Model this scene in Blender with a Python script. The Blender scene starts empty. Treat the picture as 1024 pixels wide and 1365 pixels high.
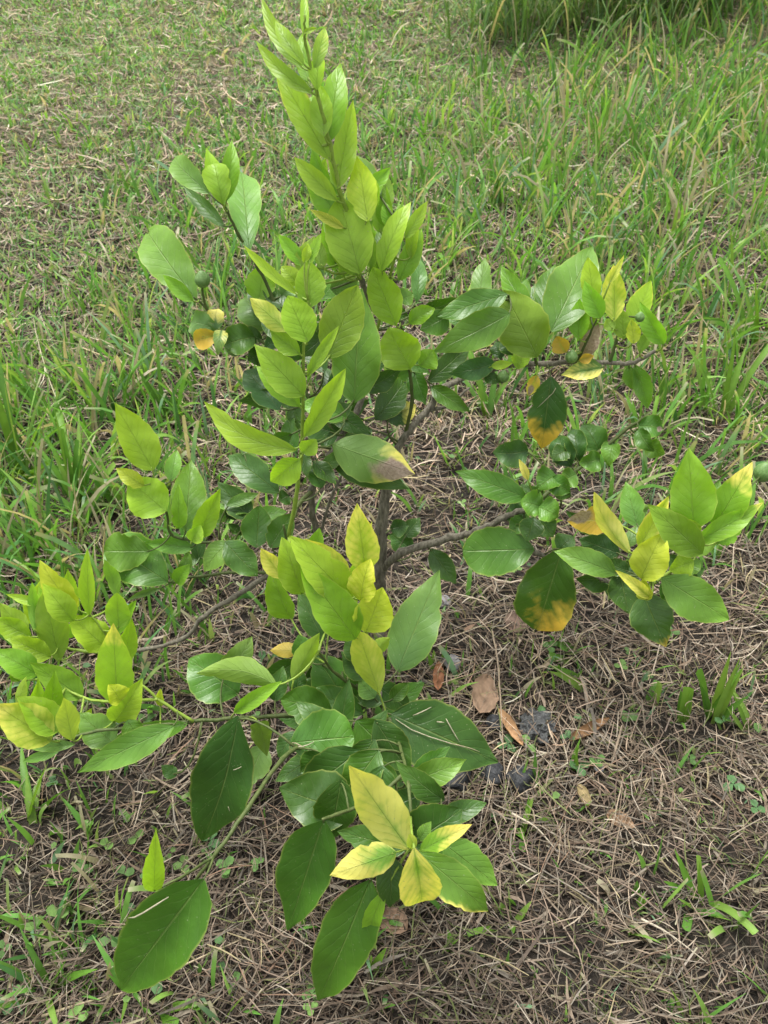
import bpy, bmesh, math, random
import numpy as np
from mathutils import Vector, Matrix, noise as mnoise

R = math.radians
rng = np.random.default_rng(7)
random.seed(7)
C = bpy.context.scene.collection
sc = bpy.context.scene

# ------------------------------------------------------------------ camera
CAM = Vector((0.0, -0.81, 1.0))
PITCH = R(42.0)
FPX, W0, H0 = 1136.0, 1024.0, 1365.0          # focal length in photo pixels
cam_d = bpy.data.cameras.new('camera')
cam_d.sensor_fit = 'VERTICAL'
cam_d.sensor_height = 36.0
cam_d.lens = 36.0 * FPX / H0
cam_d.clip_start = 0.02
cam_d.clip_end = 300.0
cam_d.dof.use_dof = True
cam_d.dof.focus_distance = 0.92
cam_d.dof.aperture_fstop = 15.0
cam = bpy.data.objects.new('camera', cam_d)
cam.location = CAM
cam.rotation_euler = (math.pi / 2 - PITCH, 0, 0)
C.objects.link(cam)
sc.camera = cam

# ------------------------------------------------------------------ overcast sky, soft sun, exposure
SUN_EL, SUN_AZ = R(74), R(-35)
world = bpy.data.worlds.new('World')
sc.world = world
world.use_nodes = True
wn, wl = world.node_tree.nodes, world.node_tree.links
wn.clear()
sky = wn.new('ShaderNodeTexSky')
sky.sky_type = 'NISHITA'
sky.sun_disc = False
sky.sun_elevation = SUN_EL
sky.sun_rotation = SUN_AZ
sky.dust_density = 4.0
hs = wn.new('ShaderNodeHueSaturation')
hs.inputs['Saturation'].default_value = 0.12      # cloud cover: nearly white sky
bg = wn.new('ShaderNodeBackground')
bg.inputs['Strength'].default_value = 0.11
wo = wn.new('ShaderNodeOutputWorld')
wl.new(sky.outputs[0], hs.inputs['Color'])
wl.new(hs.outputs[0], bg.inputs['Color'])
wl.new(bg.outputs[0], wo.inputs['Surface'])
sun_d = bpy.data.lights.new('sun', 'SUN')
sun_d.energy = 1.5
sun_d.angle = R(22)
sun_d.color = (1.0, 0.97, 0.92)
sun = bpy.data.objects.new('sun', sun_d)
C.objects.link(sun)
sd = Vector((math.sin(SUN_AZ) * math.cos(SUN_EL), math.cos(SUN_AZ) * math.cos(SUN_EL), math.sin(SUN_EL)))
sun.rotation_euler = sd.to_track_quat('Z', 'Y').to_euler()
sc.view_settings.view_transform = 'Standard'
sc.view_settings.look = 'None'
sc.view_settings.gamma = 1.0
sc.view_settings.use_curve_mapping = False
sc.view_settings.exposure = 1.45
sc.cycles.max_bounces = 4
sc.cycles.diffuse_bounces = 2
sc.cycles.glossy_bounces = 2
sc.cycles.transmission_bounces = 2

# ------------------------------------------------------------------ placing helpers
FW = Vector((0, math.cos(PITCH), -math.sin(PITCH)))
UP = Vector((0, math.sin(PITCH), math.cos(PITCH)))


def ray(px, py):
    return FW * FPX + Vector((1, 0, 0)) * (px - W0 / 2) + UP * (H0 / 2 - py)


def terrain(x, y):
    """height of the lawn (works on arrays)"""
    x = np.asarray(x, float); y = np.asarray(y, float)
    s = np.clip(y - 0.4, 0, 30)
    z = 0.10 * s * s / (s + 0.8)
    z = z + 0.012 * np.sin(3.1 * x + 1.3 * y + .4) * np.cos(2.3 * y - .7 * x) \
          + 0.006 * np.sin(9.0 * x - 4 * y) * np.sin(7.7 * y + 2.1 * x + 1.0) \
          + 0.05 * np.clip(s / 3, 0, 1) * np.sin(1.1 * x + 2.1 * y)
    return z


def at(px, py, Y):
    r = ray(px, py)
    p = CAM + r * ((Y - CAM.y) / r.y)
    if p.z < 0.03:
        p = CAM + r * ((0.03 - CAM.z) / r.z)
    return p


def ground_at(px, py):
    r = ray(px, py)
    lo, hi = 0.3, 12.0
    rn = r / FPX
    for _ in range(50):
        m = (lo + hi) / 2
        p = CAM + rn * m
        if p.z > float(terrain(p.x, p.y)):
            lo = m
        else:
            hi = m
    return CAM + rn * lo


def depth(p):
    return (p - CAM).dot(FW)


def pix_of(x, y, z):
    dx, dy, dz = x - CAM.x, y - CAM.y, z - CAM.z
    d = dy * FW.y + dz * FW.z
    v = dy * UP.y + dz * UP.z
    d = np.maximum(d, 0.05)
    return W0 / 2 + FPX * dx / d, H0 / 2 - FPX * v / d


def tag(o, label, cat, group=None, kind=None):
    if label: o['label'] = label
    if cat: o['category'] = cat
    if group: o['group'] = group
    if kind: o['kind'] = kind
    return o


def link(name, me, parent=None, mat=None):
    o = bpy.data.objects.new(name, me)
    C.objects.link(o)
    if mat is not None: me.materials.append(mat)
    if parent is not None: o.parent = parent
    return o


def mesh_np(name, V, F, cols=None, smooth=True, uv=None):
    """V (n,3), F (m,4) quads"""
    me = bpy.data.meshes.new(name)
    V = np.asarray(V, np.float32); F = np.asarray(F, np.int32)
    me.vertices.add(len(V)); me.vertices.foreach_set('co', V.ravel())
    k = F.shape[1]
    me.loops.add(F.size); me.loops.foreach_set('vertex_index', F.ravel())
    me.polygons.add(len(F))
    me.polygons.foreach_set('loop_start', np.arange(0, F.size, k, dtype=np.int32))
    me.polygons.foreach_set('loop_total', np.full(len(F), k, np.int32))
    if cols is not None:
        a = me.color_attributes.new('tint', 'FLOAT_COLOR', 'POINT')
        c4 = np.ones((len(V), 4), np.float32); c4[:, :3] = cols
        a.data.foreach_set('color', c4.ravel())
    if uv is not None:
        l = me.uv_layers.new(name='UVMap')
        l.data.foreach_set('uv', np.asarray(uv, np.float32)[F.ravel()].ravel())
    me.update(calc_edges=True)
    me.polygons.foreach_set('use_smooth', np.full(len(F), smooth, bool))
    me.validate()
    return me


# ------------------------------------------------------------------ materials
def newmat(name):
    m = bpy.data.materials.new(name); m.use_nodes = True
    m.node_tree.nodes.clear()
    return m, m.node_tree.nodes, m.node_tree.links


def mth(N, L, op, a, b=None, clamp=False):
    n = N.new('ShaderNodeMath'); n.operation = op; n.use_clamp = clamp
    for i, v in enumerate((a, b)):
        if v is None: continue
        if isinstance(v, (int, float)): n.inputs[i].default_value = v
        else: L.new(v, n.inputs[i])
    return n.outputs[0]


def mixc(N, L, f, a, b, mode='MIX'):
    n = N.new('ShaderNodeMix'); n.data_type = 'RGBA'; n.blend_type = mode
    for s, v in ((n.inputs[0], f), (n.inputs[6], a), (n.inputs[7], b)):
        if isinstance(v, (int, float)): s.default_value = v
        elif isinstance(v, tuple): s.default_value = (*v, 1)
        else: L.new(v, s)
    return n.outputs[2]


def leaf_material():
    m, N, L = newmat('citrus_leaf')
    out = N.new('ShaderNodeOutputMaterial')
    def attr(nm):
        a = N.new('ShaderNodeAttribute'); a.attribute_name = nm; return a
    pig, pig2, yel, brn = attr('pig'), attr('pig2'), attr('yel'), attr('brn')
    uvn = N.new('ShaderNodeUVMap'); uvn.uv_map = 'UVMap'
    sp = N.new('ShaderNodeSeparateXYZ'); L.new(uvn.outputs[0], sp.inputs[0])
    su = mth(N, L, 'ABSOLUTE', mth(N, L, 'SUBTRACT', mth(N, L, 'MULTIPLY', sp.outputs[0], 2.0), 1.0))
    v = sp.outputs[1]
    co = N.new('ShaderNodeTexCoord')
    nz = N.new('ShaderNodeTexNoise'); nz.inputs['Scale'].default_value = 55; nz.inputs['Detail'].default_value = 4
    L.new(co.outputs['Object'], nz.inputs['Vector'])
    nf = N.new('ShaderNodeTexNoise'); nf.inputs['Scale'].default_value = 420; nf.inputs['Detail'].default_value = 2
    L.new(co.outputs['Object'], nf.inputs['Vector'])
    mid = mth(N, L, 'SUBTRACT', 1.0, mth(N, L, 'MULTIPLY', su, mth(N, L, 'ADD', 20.0, mth(N, L, 'MULTIPLY', v, 14.0))), True)
    # side veins: curved lines leaving the midrib
    ph = mth(N, L, 'SUBTRACT', mth(N, L, 'MULTIPLY', v, 8.5),
             mth(N, L, 'MULTIPLY', mth(N, L, 'POWER', su, 0.8), 2.3))
    ph = mth(N, L, 'ADD', ph, mth(N, L, 'MULTIPLY', nz.outputs[0], 0.5))
    fr = mth(N, L, 'FRACT', ph)
    tri = mth(N, L, 'MULTIPLY', mth(N, L, 'ABSOLUTE', mth(N, L, 'SUBTRACT', fr, 0.5)), 2.0)
    sec = mth(N, L, 'MULTIPLY', mth(N, L, 'SUBTRACT', tri, 0.86), 7.0, True)
    soft = mth(N, L, 'MULTIPLY', mth(N, L, 'SUBTRACT', tri, 0.35), 1.4, True)
    sec = mth(N, L, 'MULTIPLY', sec, mth(N, L, 'SUBTRACT', 1.0, mth(N, L, 'MULTIPLY', su, .85), True))
    vein = mth(N, L, 'MAXIMUM', mid, mth(N, L, 'MULTIPLY', sec, 0.30))
    # yellowing stays away from the veins and has a ragged edge
    nn = mth(N, L, 'MULTIPLY', mth(N, L, 'SUBTRACT', nz.outputs[0], 0.5), 1.9)
    ym = mth(N, L, 'ADD', mth(N, L, 'MULTIPLY', yel.outputs['Fac'], 1.25), nn)
    mid_w = mth(N, L, 'MULTIPLY', mth(N, L, 'SUBTRACT', 1.0, mth(N, L, 'MULTIPLY', su, 3.2), True), mth(N, L, 'SUBTRACT', 1.08, v, True))
    ym = mth(N, L, 'SUBTRACT', ym, mth(N, L, 'MULTIPLY', mth(N, L, 'MAXIMUM', mid_w, mth(N, L, 'MULTIPLY', soft, .30)), 0.75))
    ym = mth(N, L, 'ADD', mth(N, L, 'MULTIPLY', mth(N, L, 'SUBTRACT', ym, .5), 1.15), .5, True)
    ym = mth(N, L, 'MULTIPLY', ym, mth(N, L, 'MULTIPLY', yel.outputs['Fac'], 6.0, True), True)
    col = mixc(N, L, ym, pig.outputs['Color'], pig2.outputs['Color'])
    # mottling
    mot = mth(N, L, 'ADD', mth(N, L, 'MULTIPLY', nz.outputs[0], 0.5), 0.75)
    mo = N.new('ShaderNodeCombineColor')
    for i in range(3): L.new(mot, mo.inputs[i])
    col = mixc(N, L, 1.0, col, mo.outputs[0], 'MULTIPLY')
    veinc = mixc(N, L, 0.5, col, (0.42, 0.50, 0.16))
    col = mixc(N, L, mth(N, L, 'MULTIPLY', vein, 0.5), col, veinc)
    # greener towards the stalk and along the rib, paler between the veins, a thin light rim
    lv = mth(N, L, 'ADD', mth(N, L, 'MULTIPLY', v, 0.28), mth(N, L, 'MULTIPLY', su, 0.16))
    lv = mth(N, L, 'ADD', lv, mth(N, L, 'MULTIPLY', soft, -0.025))
    nl = N.new('ShaderNodeTexNoise'); nl.inputs['Scale'].default_value = 17; nl.inputs['Detail'].default_value = 2
    L.new(co.outputs['Object'], nl.inputs['Vector'])
    lv = mth(N, L, 'ADD', lv, mth(N, L, 'MULTIPLY', nl.outputs[0], 0.45))
    lv = mth(N, L, 'ADD', lv, 0.58)
    lc = N.new('ShaderNodeCombineColor')
    L.new(mth(N, L, 'POWER', lv, 1.25), lc.inputs[0]); L.new(lv, lc.inputs[1]); lc.inputs[2].default_value = 0.95
    col = mixc(N, L, 1.0, col, lc.outputs[0], 'MULTIPLY')
    rim = mth(N, L, 'MULTIPLY', mth(N, L, 'SUBTRACT', su, 0.93), 14.0, True)
    col = mixc(N, L, mth(N, L, 'MULTIPLY', rim, 0.35), col, (0.50, 0.52, 0.14))
    bm_ = mth(N, L, 'MULTIPLY', mth(N, L, 'SUBTRACT', mth(N, L, 'ADD', brn.outputs['Fac'], mth(N, L, 'MULTIPLY', nn, .35)), 0.45), 5.0, True)
    brc = mixc(N, L, nf.outputs[0], (0.16, 0.10, 0.065), (0.50, 0.40, 0.33))
    col = mixc(N, L, bm_, col, brc)
    # tiny flecks of dust and scale on the old leaves
    vo = N.new('ShaderNodeTexVoronoi'); vo.inputs['Scale'].default_value = 190
    L.new(co.outputs['Object'], vo.inputs['Vector'])
    fl = mth(N, L, 'MULTIPLY', mth(N, L, 'SUBTRACT', 0.13, vo.outputs['Distance']), 20.0, True)
    fl = mth(N, L, 'MULTIPLY', fl, mth(N, L, 'GREATER_THAN', nz.outputs[0], 0.5))
    col = mixc(N, L, mth(N, L, 'MULTIPLY', fl, 0.6), col, (0.30, 0.33, 0.20))
    geo = N.new('ShaderNodeNewGeometry')
    back = mixc(N, L, 0.28, col, (0.26, 0.38, 0.12))
    colf = mixc(N, L, mth(N, L, 'MULTIPLY', geo.outputs['Backfacing'], mth(N, L, 'SUBTRACT', 1.0, bm_)), col, back)
    bump = N.new('ShaderNodeBump'); bump.inputs['Strength'].default_value = 0.6; bump.inputs['Distance'].default_value = 0.0018
    hgt = mth(N, L, 'ADD', mth(N, L, 'MULTIPLY', vein, -0.8), mth(N, L, 'MULTIPLY', soft, -0.10))
    hgt = mth(N, L, 'ADD', hgt, mth(N, L, 'MULTIPLY', nz.outputs[0], 0.9))
    L.new(hgt, bump.inputs['Height'])
    p = N.new('ShaderNodeBsdfPrincipled')
    L.new(colf, p.inputs['Base Color'])
    rough = mth(N, L, 'ADD', 0.39, mth(N, L, 'MULTIPLY', geo.outputs['Backfacing'], 0.2))
    rough = mth(N, L, 'ADD', rough, mth(N, L, 'MULTIPLY', mth(N, L, 'SUBTRACT', nf.outputs[0], .5), 0.25))
    L.new(rough, p.inputs['Roughness'])
    p.inputs['Specular IOR Level'].default_value = 0.42
    L.new(bump.outputs[0], p.inputs['Normal'])
    tr = N.new('ShaderNodeBsdfTranslucent')
    trc = mixc(N, L, 1.0, colf, (1.15, 1.25, 0.45), 'MULTIPLY')
    L.new(trc, tr.inputs['Color']); L.new(bump.outputs[0], tr.inputs['Normal'])
    mx = N.new('ShaderNodeMixShader'); sx = N.new('ShaderNodeSeparateColor'); L.new(pig.outputs['Color'], sx.inputs[0])
    tf = N.new('ShaderNodeMapRange'); tf.inputs[1].default_value = .04; tf.inputs[2].default_value = .25; tf.inputs[3].default_value = .16; tf.inputs[4].default_value = .46
    L.new(sx.outputs[0], tf.inputs[0]); L.new(tf.outputs[0], mx.inputs[0])
    L.new(p.outputs[0], mx.inputs[1]); L.new(tr.outputs[0], mx.inputs[2])
    L.new(mx.outputs[0], out.inputs['Surface'])
    return m


def tint_material(name, rough=0.7, transl=0.0, nscale=200, namp=0.5, spec=0.3, streak=False):
    m, N, L = newmat(name)
    out = N.new('ShaderNodeOutputMaterial')
    a = N.new('ShaderNodeAttribute'); a.attribute_name = 'tint'
    co = N.new('ShaderNodeTexCoord')
    nz = N.new('ShaderNodeTexNoise'); nz.inputs['Scale'].default_value = nscale; nz.inputs['Detail'].default_value = 1
    L.new(co.outputs['Object'], nz.inputs['Vector'])
    f = mth(N, L, 'ADD', mth(N, L, 'MULTIPLY', nz.outputs[0], namp * 2), 1.0 - namp)
    cc = N.new('ShaderNodeCombineColor')
    for i in range(3): L.new(f, cc.inputs[i])
    col = mixc(N, L, 1.0, a.outputs['Color'], cc.outputs[0], 'MULTIPLY')
    p = N.new('ShaderNodeBsdfPrincipled')
    L.new(col, p.inputs['Base Color']); p.inputs['Roughness'].default_value = rough
    p.inputs['Specular IOR Level'].default_value = spec
    if transl > 0:
        tr = N.new('ShaderNodeBsdfTranslucent')
        L.new(mixc(N, L, 1.0, col, (1.2, 1.15, .6), 'MULTIPLY'), tr.inputs['Color'])
        mx = N.new('ShaderNodeMixShader'); mx.inputs[0].default_value = transl
        L.new(p.outputs[0], mx.inputs[1]); L.new(tr.outputs[0], mx.inputs[2])
        L.new(mx.outputs[0], out.inputs['Surface'])
    else:
        L.new(p.outputs[0], out.inputs['Surface'])
    return m


def rough_material(name, c1, c2, scale, bump=0.6, dist=0.004, rough=0.9, stretch=None, spec=0.3, detail=6, far=False):
    m, N, L = newmat(name)
    out = N.new('ShaderNodeOutputMaterial')
    co = N.new('ShaderNodeTexCoord')
    mp = N.new('ShaderNodeMapping')
    if stretch: mp.inputs['Scale'].default_value = stretch
    L.new(co.outputs['Object'], mp.inputs['Vector'])
    nz = N.new('ShaderNodeTexNoise'); nz.inputs['Scale'].default_value = scale; nz.inputs['Detail'].default_value = detail
    nz.inputs['Roughness'].default_value = 0.65
    L.new(mp.outputs[0], nz.inputs['Vector'])
    cr = N.new('ShaderNodeMapRange'); cr.inputs[1].default_value = 0.35; cr.inputs[2].default_value = 0.68
    L.new(nz.outputs[0], cr.inputs[0])
    col = mixc(N, L, cr.outputs[0], c1, c2)
    if far:
        ln = N.new('ShaderNodeVectorMath'); ln.operation = 'LENGTH'; L.new(co.outputs['Object'], ln.inputs[0])
        fm = N.new('ShaderNodeMapRange'); fm.inputs[1].default_value = 1.6; fm.inputs[2].default_value = 2.6
        L.new(ln.outputs['Value'], fm.inputs[0])
        n2 = N.new('ShaderNodeTexNoise'); n2.inputs['Scale'].default_value = 9; n2.inputs['Detail'].default_value = 8
        L.new(co.outputs['Object'], n2.inputs['Vector'])
        r2 = N.new('ShaderNodeMapRange'); r2.inputs[1].default_value = .4; r2.inputs[2].default_value = .6; L.new(n2.outputs[0], r2.inputs[0])
        col = mixc(N, L, fm.outputs[0], col, mixc(N, L, r2.outputs[0], (0.13, 0.11, 0.07), (0.10, 0.17, 0.05)))
    b = N.new('ShaderNodeBump'); b.inputs['Strength'].default_value = bump; b.inputs['Distance'].default_value = dist
    L.new(nz.outputs[0], b.inputs['Height'])
    p = N.new('ShaderNodeBsdfPrincipled'); p.inputs['Roughness'].default_value = rough
    p.inputs['Specular IOR Level'].default_value = spec
    L.new(col, p.inputs['Base Color']); L.new(b.outputs[0], p.inputs['Normal'])
    L.new(p.outputs[0], out.inputs['Surface'])
    return m


M_leaf = leaf_material()
M_straw = tint_material('dry_grass', 0.75, 0.2, 300, 0.35)
M_grass = tint_material('grass_blade', 0.5, 0.45, 60, 0.25, 0.4)
M_cover = tint_material('clover', 0.6, 0.25, 200, 0.3)
M_soil = rough_material('soil', (0.009, 0.0075, 0.0055), (0.038, 0.030, 0.022), 70, 0.9, 0.01, far=True)
M_bark = rough_material('bark', (0.085, 0.076, 0.056), (0.26, 0.235, 0.18), 260, 0.8, 0.002, 0.85, (1, 1, 0.25))
M_twig = rough_material('green_twig', (0.050, 0.075, 0.018), (0.105, 0.13, 0.04), 160, 0.5, 0.001, 0.6, (1, 1, .3))
M_shoot = rough_material('young_shoot', (0.17, 0.26, 0.03), (0.26, 0.36, 0.06), 120, 0.3, 0.0006, 0.5)
M_fruit = rough_material('green_fruit', (0.08, 0.17, 0.035), (0.16, 0.27, 0.08), 300, 0.7, 0.0012, 0.45, None, .5)
M_dead = tint_material('dead_leaf', 0.8, 0.12, 130, 0.4)
M_stone = rough_material('stone', (0.12, 0.115, 0.115), (0.32, 0.31, 0.31), 120, 0.8, 0.004, 0.85)
M_black = rough_material('black_lump', (0.008, 0.009, 0.011), (0.035, 0.038, 0.042), 90, 0.8, 0.004, 0.55, None, 0.5)
M_char = rough_material('ash_lump', (0.012, 0.013, 0.015), (0.14, 0.145, 0.14), 210, 1.0, 0.006, 0.7, None, 0.5)

# ------------------------------------------------------------------ ground
def axis_pts(lo, a, b, hi, fine, coarse):
    return np.concatenate([-np.geomspace(a - lo + 1, 1, coarse)[:-1] + a + 1 - 0.0,
                           np.linspace(a, b, fine),
                           np.geomspace(1, hi - b + 1, coarse)[1:] + b - 1])
gx = axis_pts(-60, -3.2, 3.2, 60, 160, 14)
gy = axis_pts(-60, -1.6, 5.4, 60, 180, 14)
GX, GY = np.meshgrid(gx, gy)
jit = np.where((np.abs(GX) < 3.2) & (GY < 5.4) & (GY > -1.6), 1, 0)
GZ = terrain(GX, GY) + jit * rng.normal(0, 0.0035, GX.shape)
nx, ny = len(gx), len(gy)
ii = (np.arange(ny - 1)[:, None] * nx + np.arange(nx - 1)[None]).ravel()
gF = np.stack([ii, ii + 1, ii + nx + 1, ii + nx], 1)
g = link('ground', mesh_np('ground', np.stack([GX, GY, GZ], -1).reshape(-1, 3), gF), None, M_soil)
g['kind'] = 'structure'

# ------------------------------------------------------------------ lawn: dry thatch, green blades, clover
GREEN = np.array([  # share of green growth over the photographed lawn
    [7, 6, 5, 5, 5, 6, 8, 9],
    [4, 6, 8, 6, 8, 9, 9, 8],
    [2.5, 8, 9, 8, 7, 8, 7, 6],
    [8, 8, 7, 5, 5, 6, 6, 6],
    [12, 11, 7, 5, 5, 6, 6, 6],
    [12, 8, 4, 2, 2, 2, 2, 5],
    [6, 5, 2, 1, 1, 1, 1.5, 3],
    [3, 2, 1.5, 1, 1, 1, 1, 2],
    [3, 1.5, 1, 1, 1, 1, 1.3, 2],
    [5, 4, 1.6, 1, 1, 1, 1.4, 1.8]], float) / 9
HEIGHT = np.array([
    [4, 4, 4, 4, 6, 11, 14, 15],
    [4, 5, 7, 9, 12, 15, 15, 14],
    [6, 10, 12, 12, 12, 13, 13, 13],
    [10, 11, 10, 9, 9, 11, 12, 14],
    [13, 12, 9, 8, 8, 9, 10, 12],
    [13, 10, 7, 5, 5, 5, 7, 9],
    [9, 7, 5, 4, 4, 4, 5, 7],
    [5, 5, 4, 4, 4, 4, 4, 5],
    [5, 5, 4, 4, 4, 4, 4, 5],
    [6, 5, 4, 4, 4, 4, 4, 5]], float) / 100


def grid_lookup(G, px, py):
    r, c = G.shape
    fx = np.clip(px / W0 * c - .5, 0, c - 1.001); fy = np.clip(py / H0 * r - .5, 0, r - 1.001)
    x0 = fx.astype(int); y0 = fy.astype(int); u = fx - x0; w = fy - y0
    return (G[y0, x0] * (1 - u) + G[y0, x0 + 1] * u) * (1 - w) + (G[y0 + 1, x0] * (1 - u) + G[y0 + 1, x0 + 1] * u) * w


def patch_noise(x, y, f, seed):
    z = np.zeros_like(x); a = 1.0
    r = np.random.default_rng(seed)
    for k in range(5):
        th = r.uniform(0, 6.28, 3); ph = r.uniform(0, 6.28, 3)
        for t, p in zip(th, ph):
            z += a * np.sin(f * (np.cos(t) * x + np.sin(t) * y) + p)
        f *= 1.9; a *= .6
    return z / 4.0


def scatter(n, power, y0=-0.95, y1=4.9, margin=0.35):
    """points over the lawn, thinning with distance"""
    u = rng.random(n * 2)
    y = np.linspace(y0, y1, 4000)
    hw = 0.58 * (y + 0.81) + margin + 0.18
    hw = np.maximum(hw, 0.62)
    dens = hw / (y + 1.45) ** power
    cdf = np.cumsum(dens); cdf /= cdf[-1]
    Y = np.interp(u, cdf, y)
    X = rng.uniform(-1, 1, n * 2) * np.maximum(0.58 * (Y + .81) + margin + .18, .62)
    return X[:n], Y[:n]


def ribbons(name, P, side, width, prof, cols, mat):
    """P (N,S,3) centre lines, side (N,S,3) unit, width (N,), prof (S,) or (N,S), cols (N,S,3)"""
    N, S, _ = P.shape
    prof = np.broadcast_to(prof, (N, S))
    hw = (width[:, None] * prof * 0.5)[..., None]
    V = np.stack([P - side * hw, P + side * hw], 2).reshape(-1, 3)
    Cc = np.repeat(cols[:, :, None, :], 2, 2).reshape(-1, 3)
    base = (np.arange(N)[:, None] * S + np.arange(S - 1)[None]).ravel() * 2
    F = np.stack([base, base + 1, base + 3, base + 2], 1)
    return link(name, mesh_np(name, V, F, Cc), None, mat)


STRAW_COL = np.array([(0.34, 0.275, 0.215), (0.40, 0.345, 0.285), (0.25, 0.19, 0.145), (0.31, 0.24, 0.195),
                      (0.46, 0.41, 0.35), (0.15, 0.11, 0.085), (0.25, 0.225, 0.195), (0.36, 0.31, 0.19), (0.30, 0.20, 0.145)])
STRAW_P = np.array([.2, .13, .17, .15, .06, .1, .1, .05, .04])


def straw_layer(name, n, power, lift, zjit, lmin, lmax, wbase, label, seed, br=(.55, 1.25), y0=-.95):
    X, Y = scatter(n, power, y0)
    hole = patch_noise(X, Y, 9.0, 55)
    kp = rng.random(n) > np.clip((hole - .3) * 1.8, 0, .55) * np.clip(1.5 - Y, .2, 1)
    X, Y = X[kp], Y[kp]; n = len(X)
    d = Y + 1.2
    th = rng.uniform(0, 2 * math.pi, n)
    # matted: neighbouring straws share a direction in places
    th = np.where(rng.random(n) < .45, 1.4 * patch_noise(X, Y, 5.0, seed) * 1.6 + rng.normal(0, .5, n), th)
    Ln = rng.uniform(lmin, lmax, n) * rng.choice([.45, .7, 1, 1.5], n, p=[.3, .35, .27, .08])
    wd = wbase * rng.uniform(.55, 1.5, n) * (0.75 + 0.28 * d)
    S = 4
    t = np.linspace(-.5, .5, S)
    curv = rng.normal(0, .3, n) * rng.choice([.4, 1, 2.2], n, p=[.5, .38, .12])
    ang = th[:, None] + curv[:, None] * t[None] * 2
    stp = Ln[:, None] / (S - 1)
    cx = np.cumsum(np.cos(ang) * stp, 1); cy = np.cumsum(np.sin(ang) * stp, 1)
    cx = X[:, None] + cx - cx.mean(1, keepdims=True); cy = Y[:, None] + cy - cy.mean(1, keepdims=True)
    tuft = 1 + .6 * patch_noise(X, Y, 7.0, seed + 3)
    tilt = rng.normal(0, .16, n)
    cz = terrain(cx, cy) + (lift + np.abs(rng.normal(0, zjit, n)) * np.clip(tuft, .2, 2))[:, None] + tilt[:, None] * t * Ln[:, None]
    cz += -(t ** 2)[None] * rng.normal(0.0, .35, n)[:, None] * Ln[:, None]
    cz = np.maximum(cz, terrain(cx, cy) + .001)
    P = np.stack([cx, cy, cz], -1)
    roll = rng.normal(0, .5, n)[:, None]
    side = np.stack([-np.sin(ang) * np.cos(roll), np.cos(ang) * np.cos(roll), np.sin(roll) + 0 * ang], -1)
    ci = rng.choice(len(STRAW_COL), n, p=STRAW_P)
    col = STRAW_COL[ci] * rng.uniform(*br, (n, 1)) * (1 + .22 * patch_noise(X, Y, 4.0, seed + 9)[:, None])
    col *= np.array((1.03, 1.0, .92))
    gr = rng.random(n) < .07
    col[gr] = np.array((.17, .20, .07)) * rng.uniform(.6, 1.3, (gr.sum(), 1))
    col *= (.62 + .38 * np.clip((Y + .55) / .5, 0, 1) + .10 * np.exp(-((X - .15) ** 2 + (Y + .12) ** 2) / .03))[:, None]  # light falloff put into straw colour, darker toward the camera; paler beside the trunk
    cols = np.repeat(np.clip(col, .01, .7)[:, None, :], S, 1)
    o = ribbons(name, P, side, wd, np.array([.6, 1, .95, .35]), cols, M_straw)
    tag(o, label, 'dry grass', kind='stuff')


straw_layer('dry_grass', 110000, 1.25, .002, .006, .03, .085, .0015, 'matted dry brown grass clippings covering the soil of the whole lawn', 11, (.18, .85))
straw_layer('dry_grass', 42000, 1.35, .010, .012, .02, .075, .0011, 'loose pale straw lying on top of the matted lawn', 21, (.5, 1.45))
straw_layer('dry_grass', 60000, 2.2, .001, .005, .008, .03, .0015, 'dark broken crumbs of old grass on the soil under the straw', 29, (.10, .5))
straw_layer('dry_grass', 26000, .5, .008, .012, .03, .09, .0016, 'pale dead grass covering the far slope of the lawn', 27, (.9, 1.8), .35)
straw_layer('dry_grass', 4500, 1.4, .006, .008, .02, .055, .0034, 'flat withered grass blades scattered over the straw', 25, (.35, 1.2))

# upright dry stubble and leaning dead blades
GRASS_PROF = np.array([.65, .95, 1.0, .85, .5, .06])
CUT_PROF = np.array([.65, .95, 1.0, 1.0, .95, .75])


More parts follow.
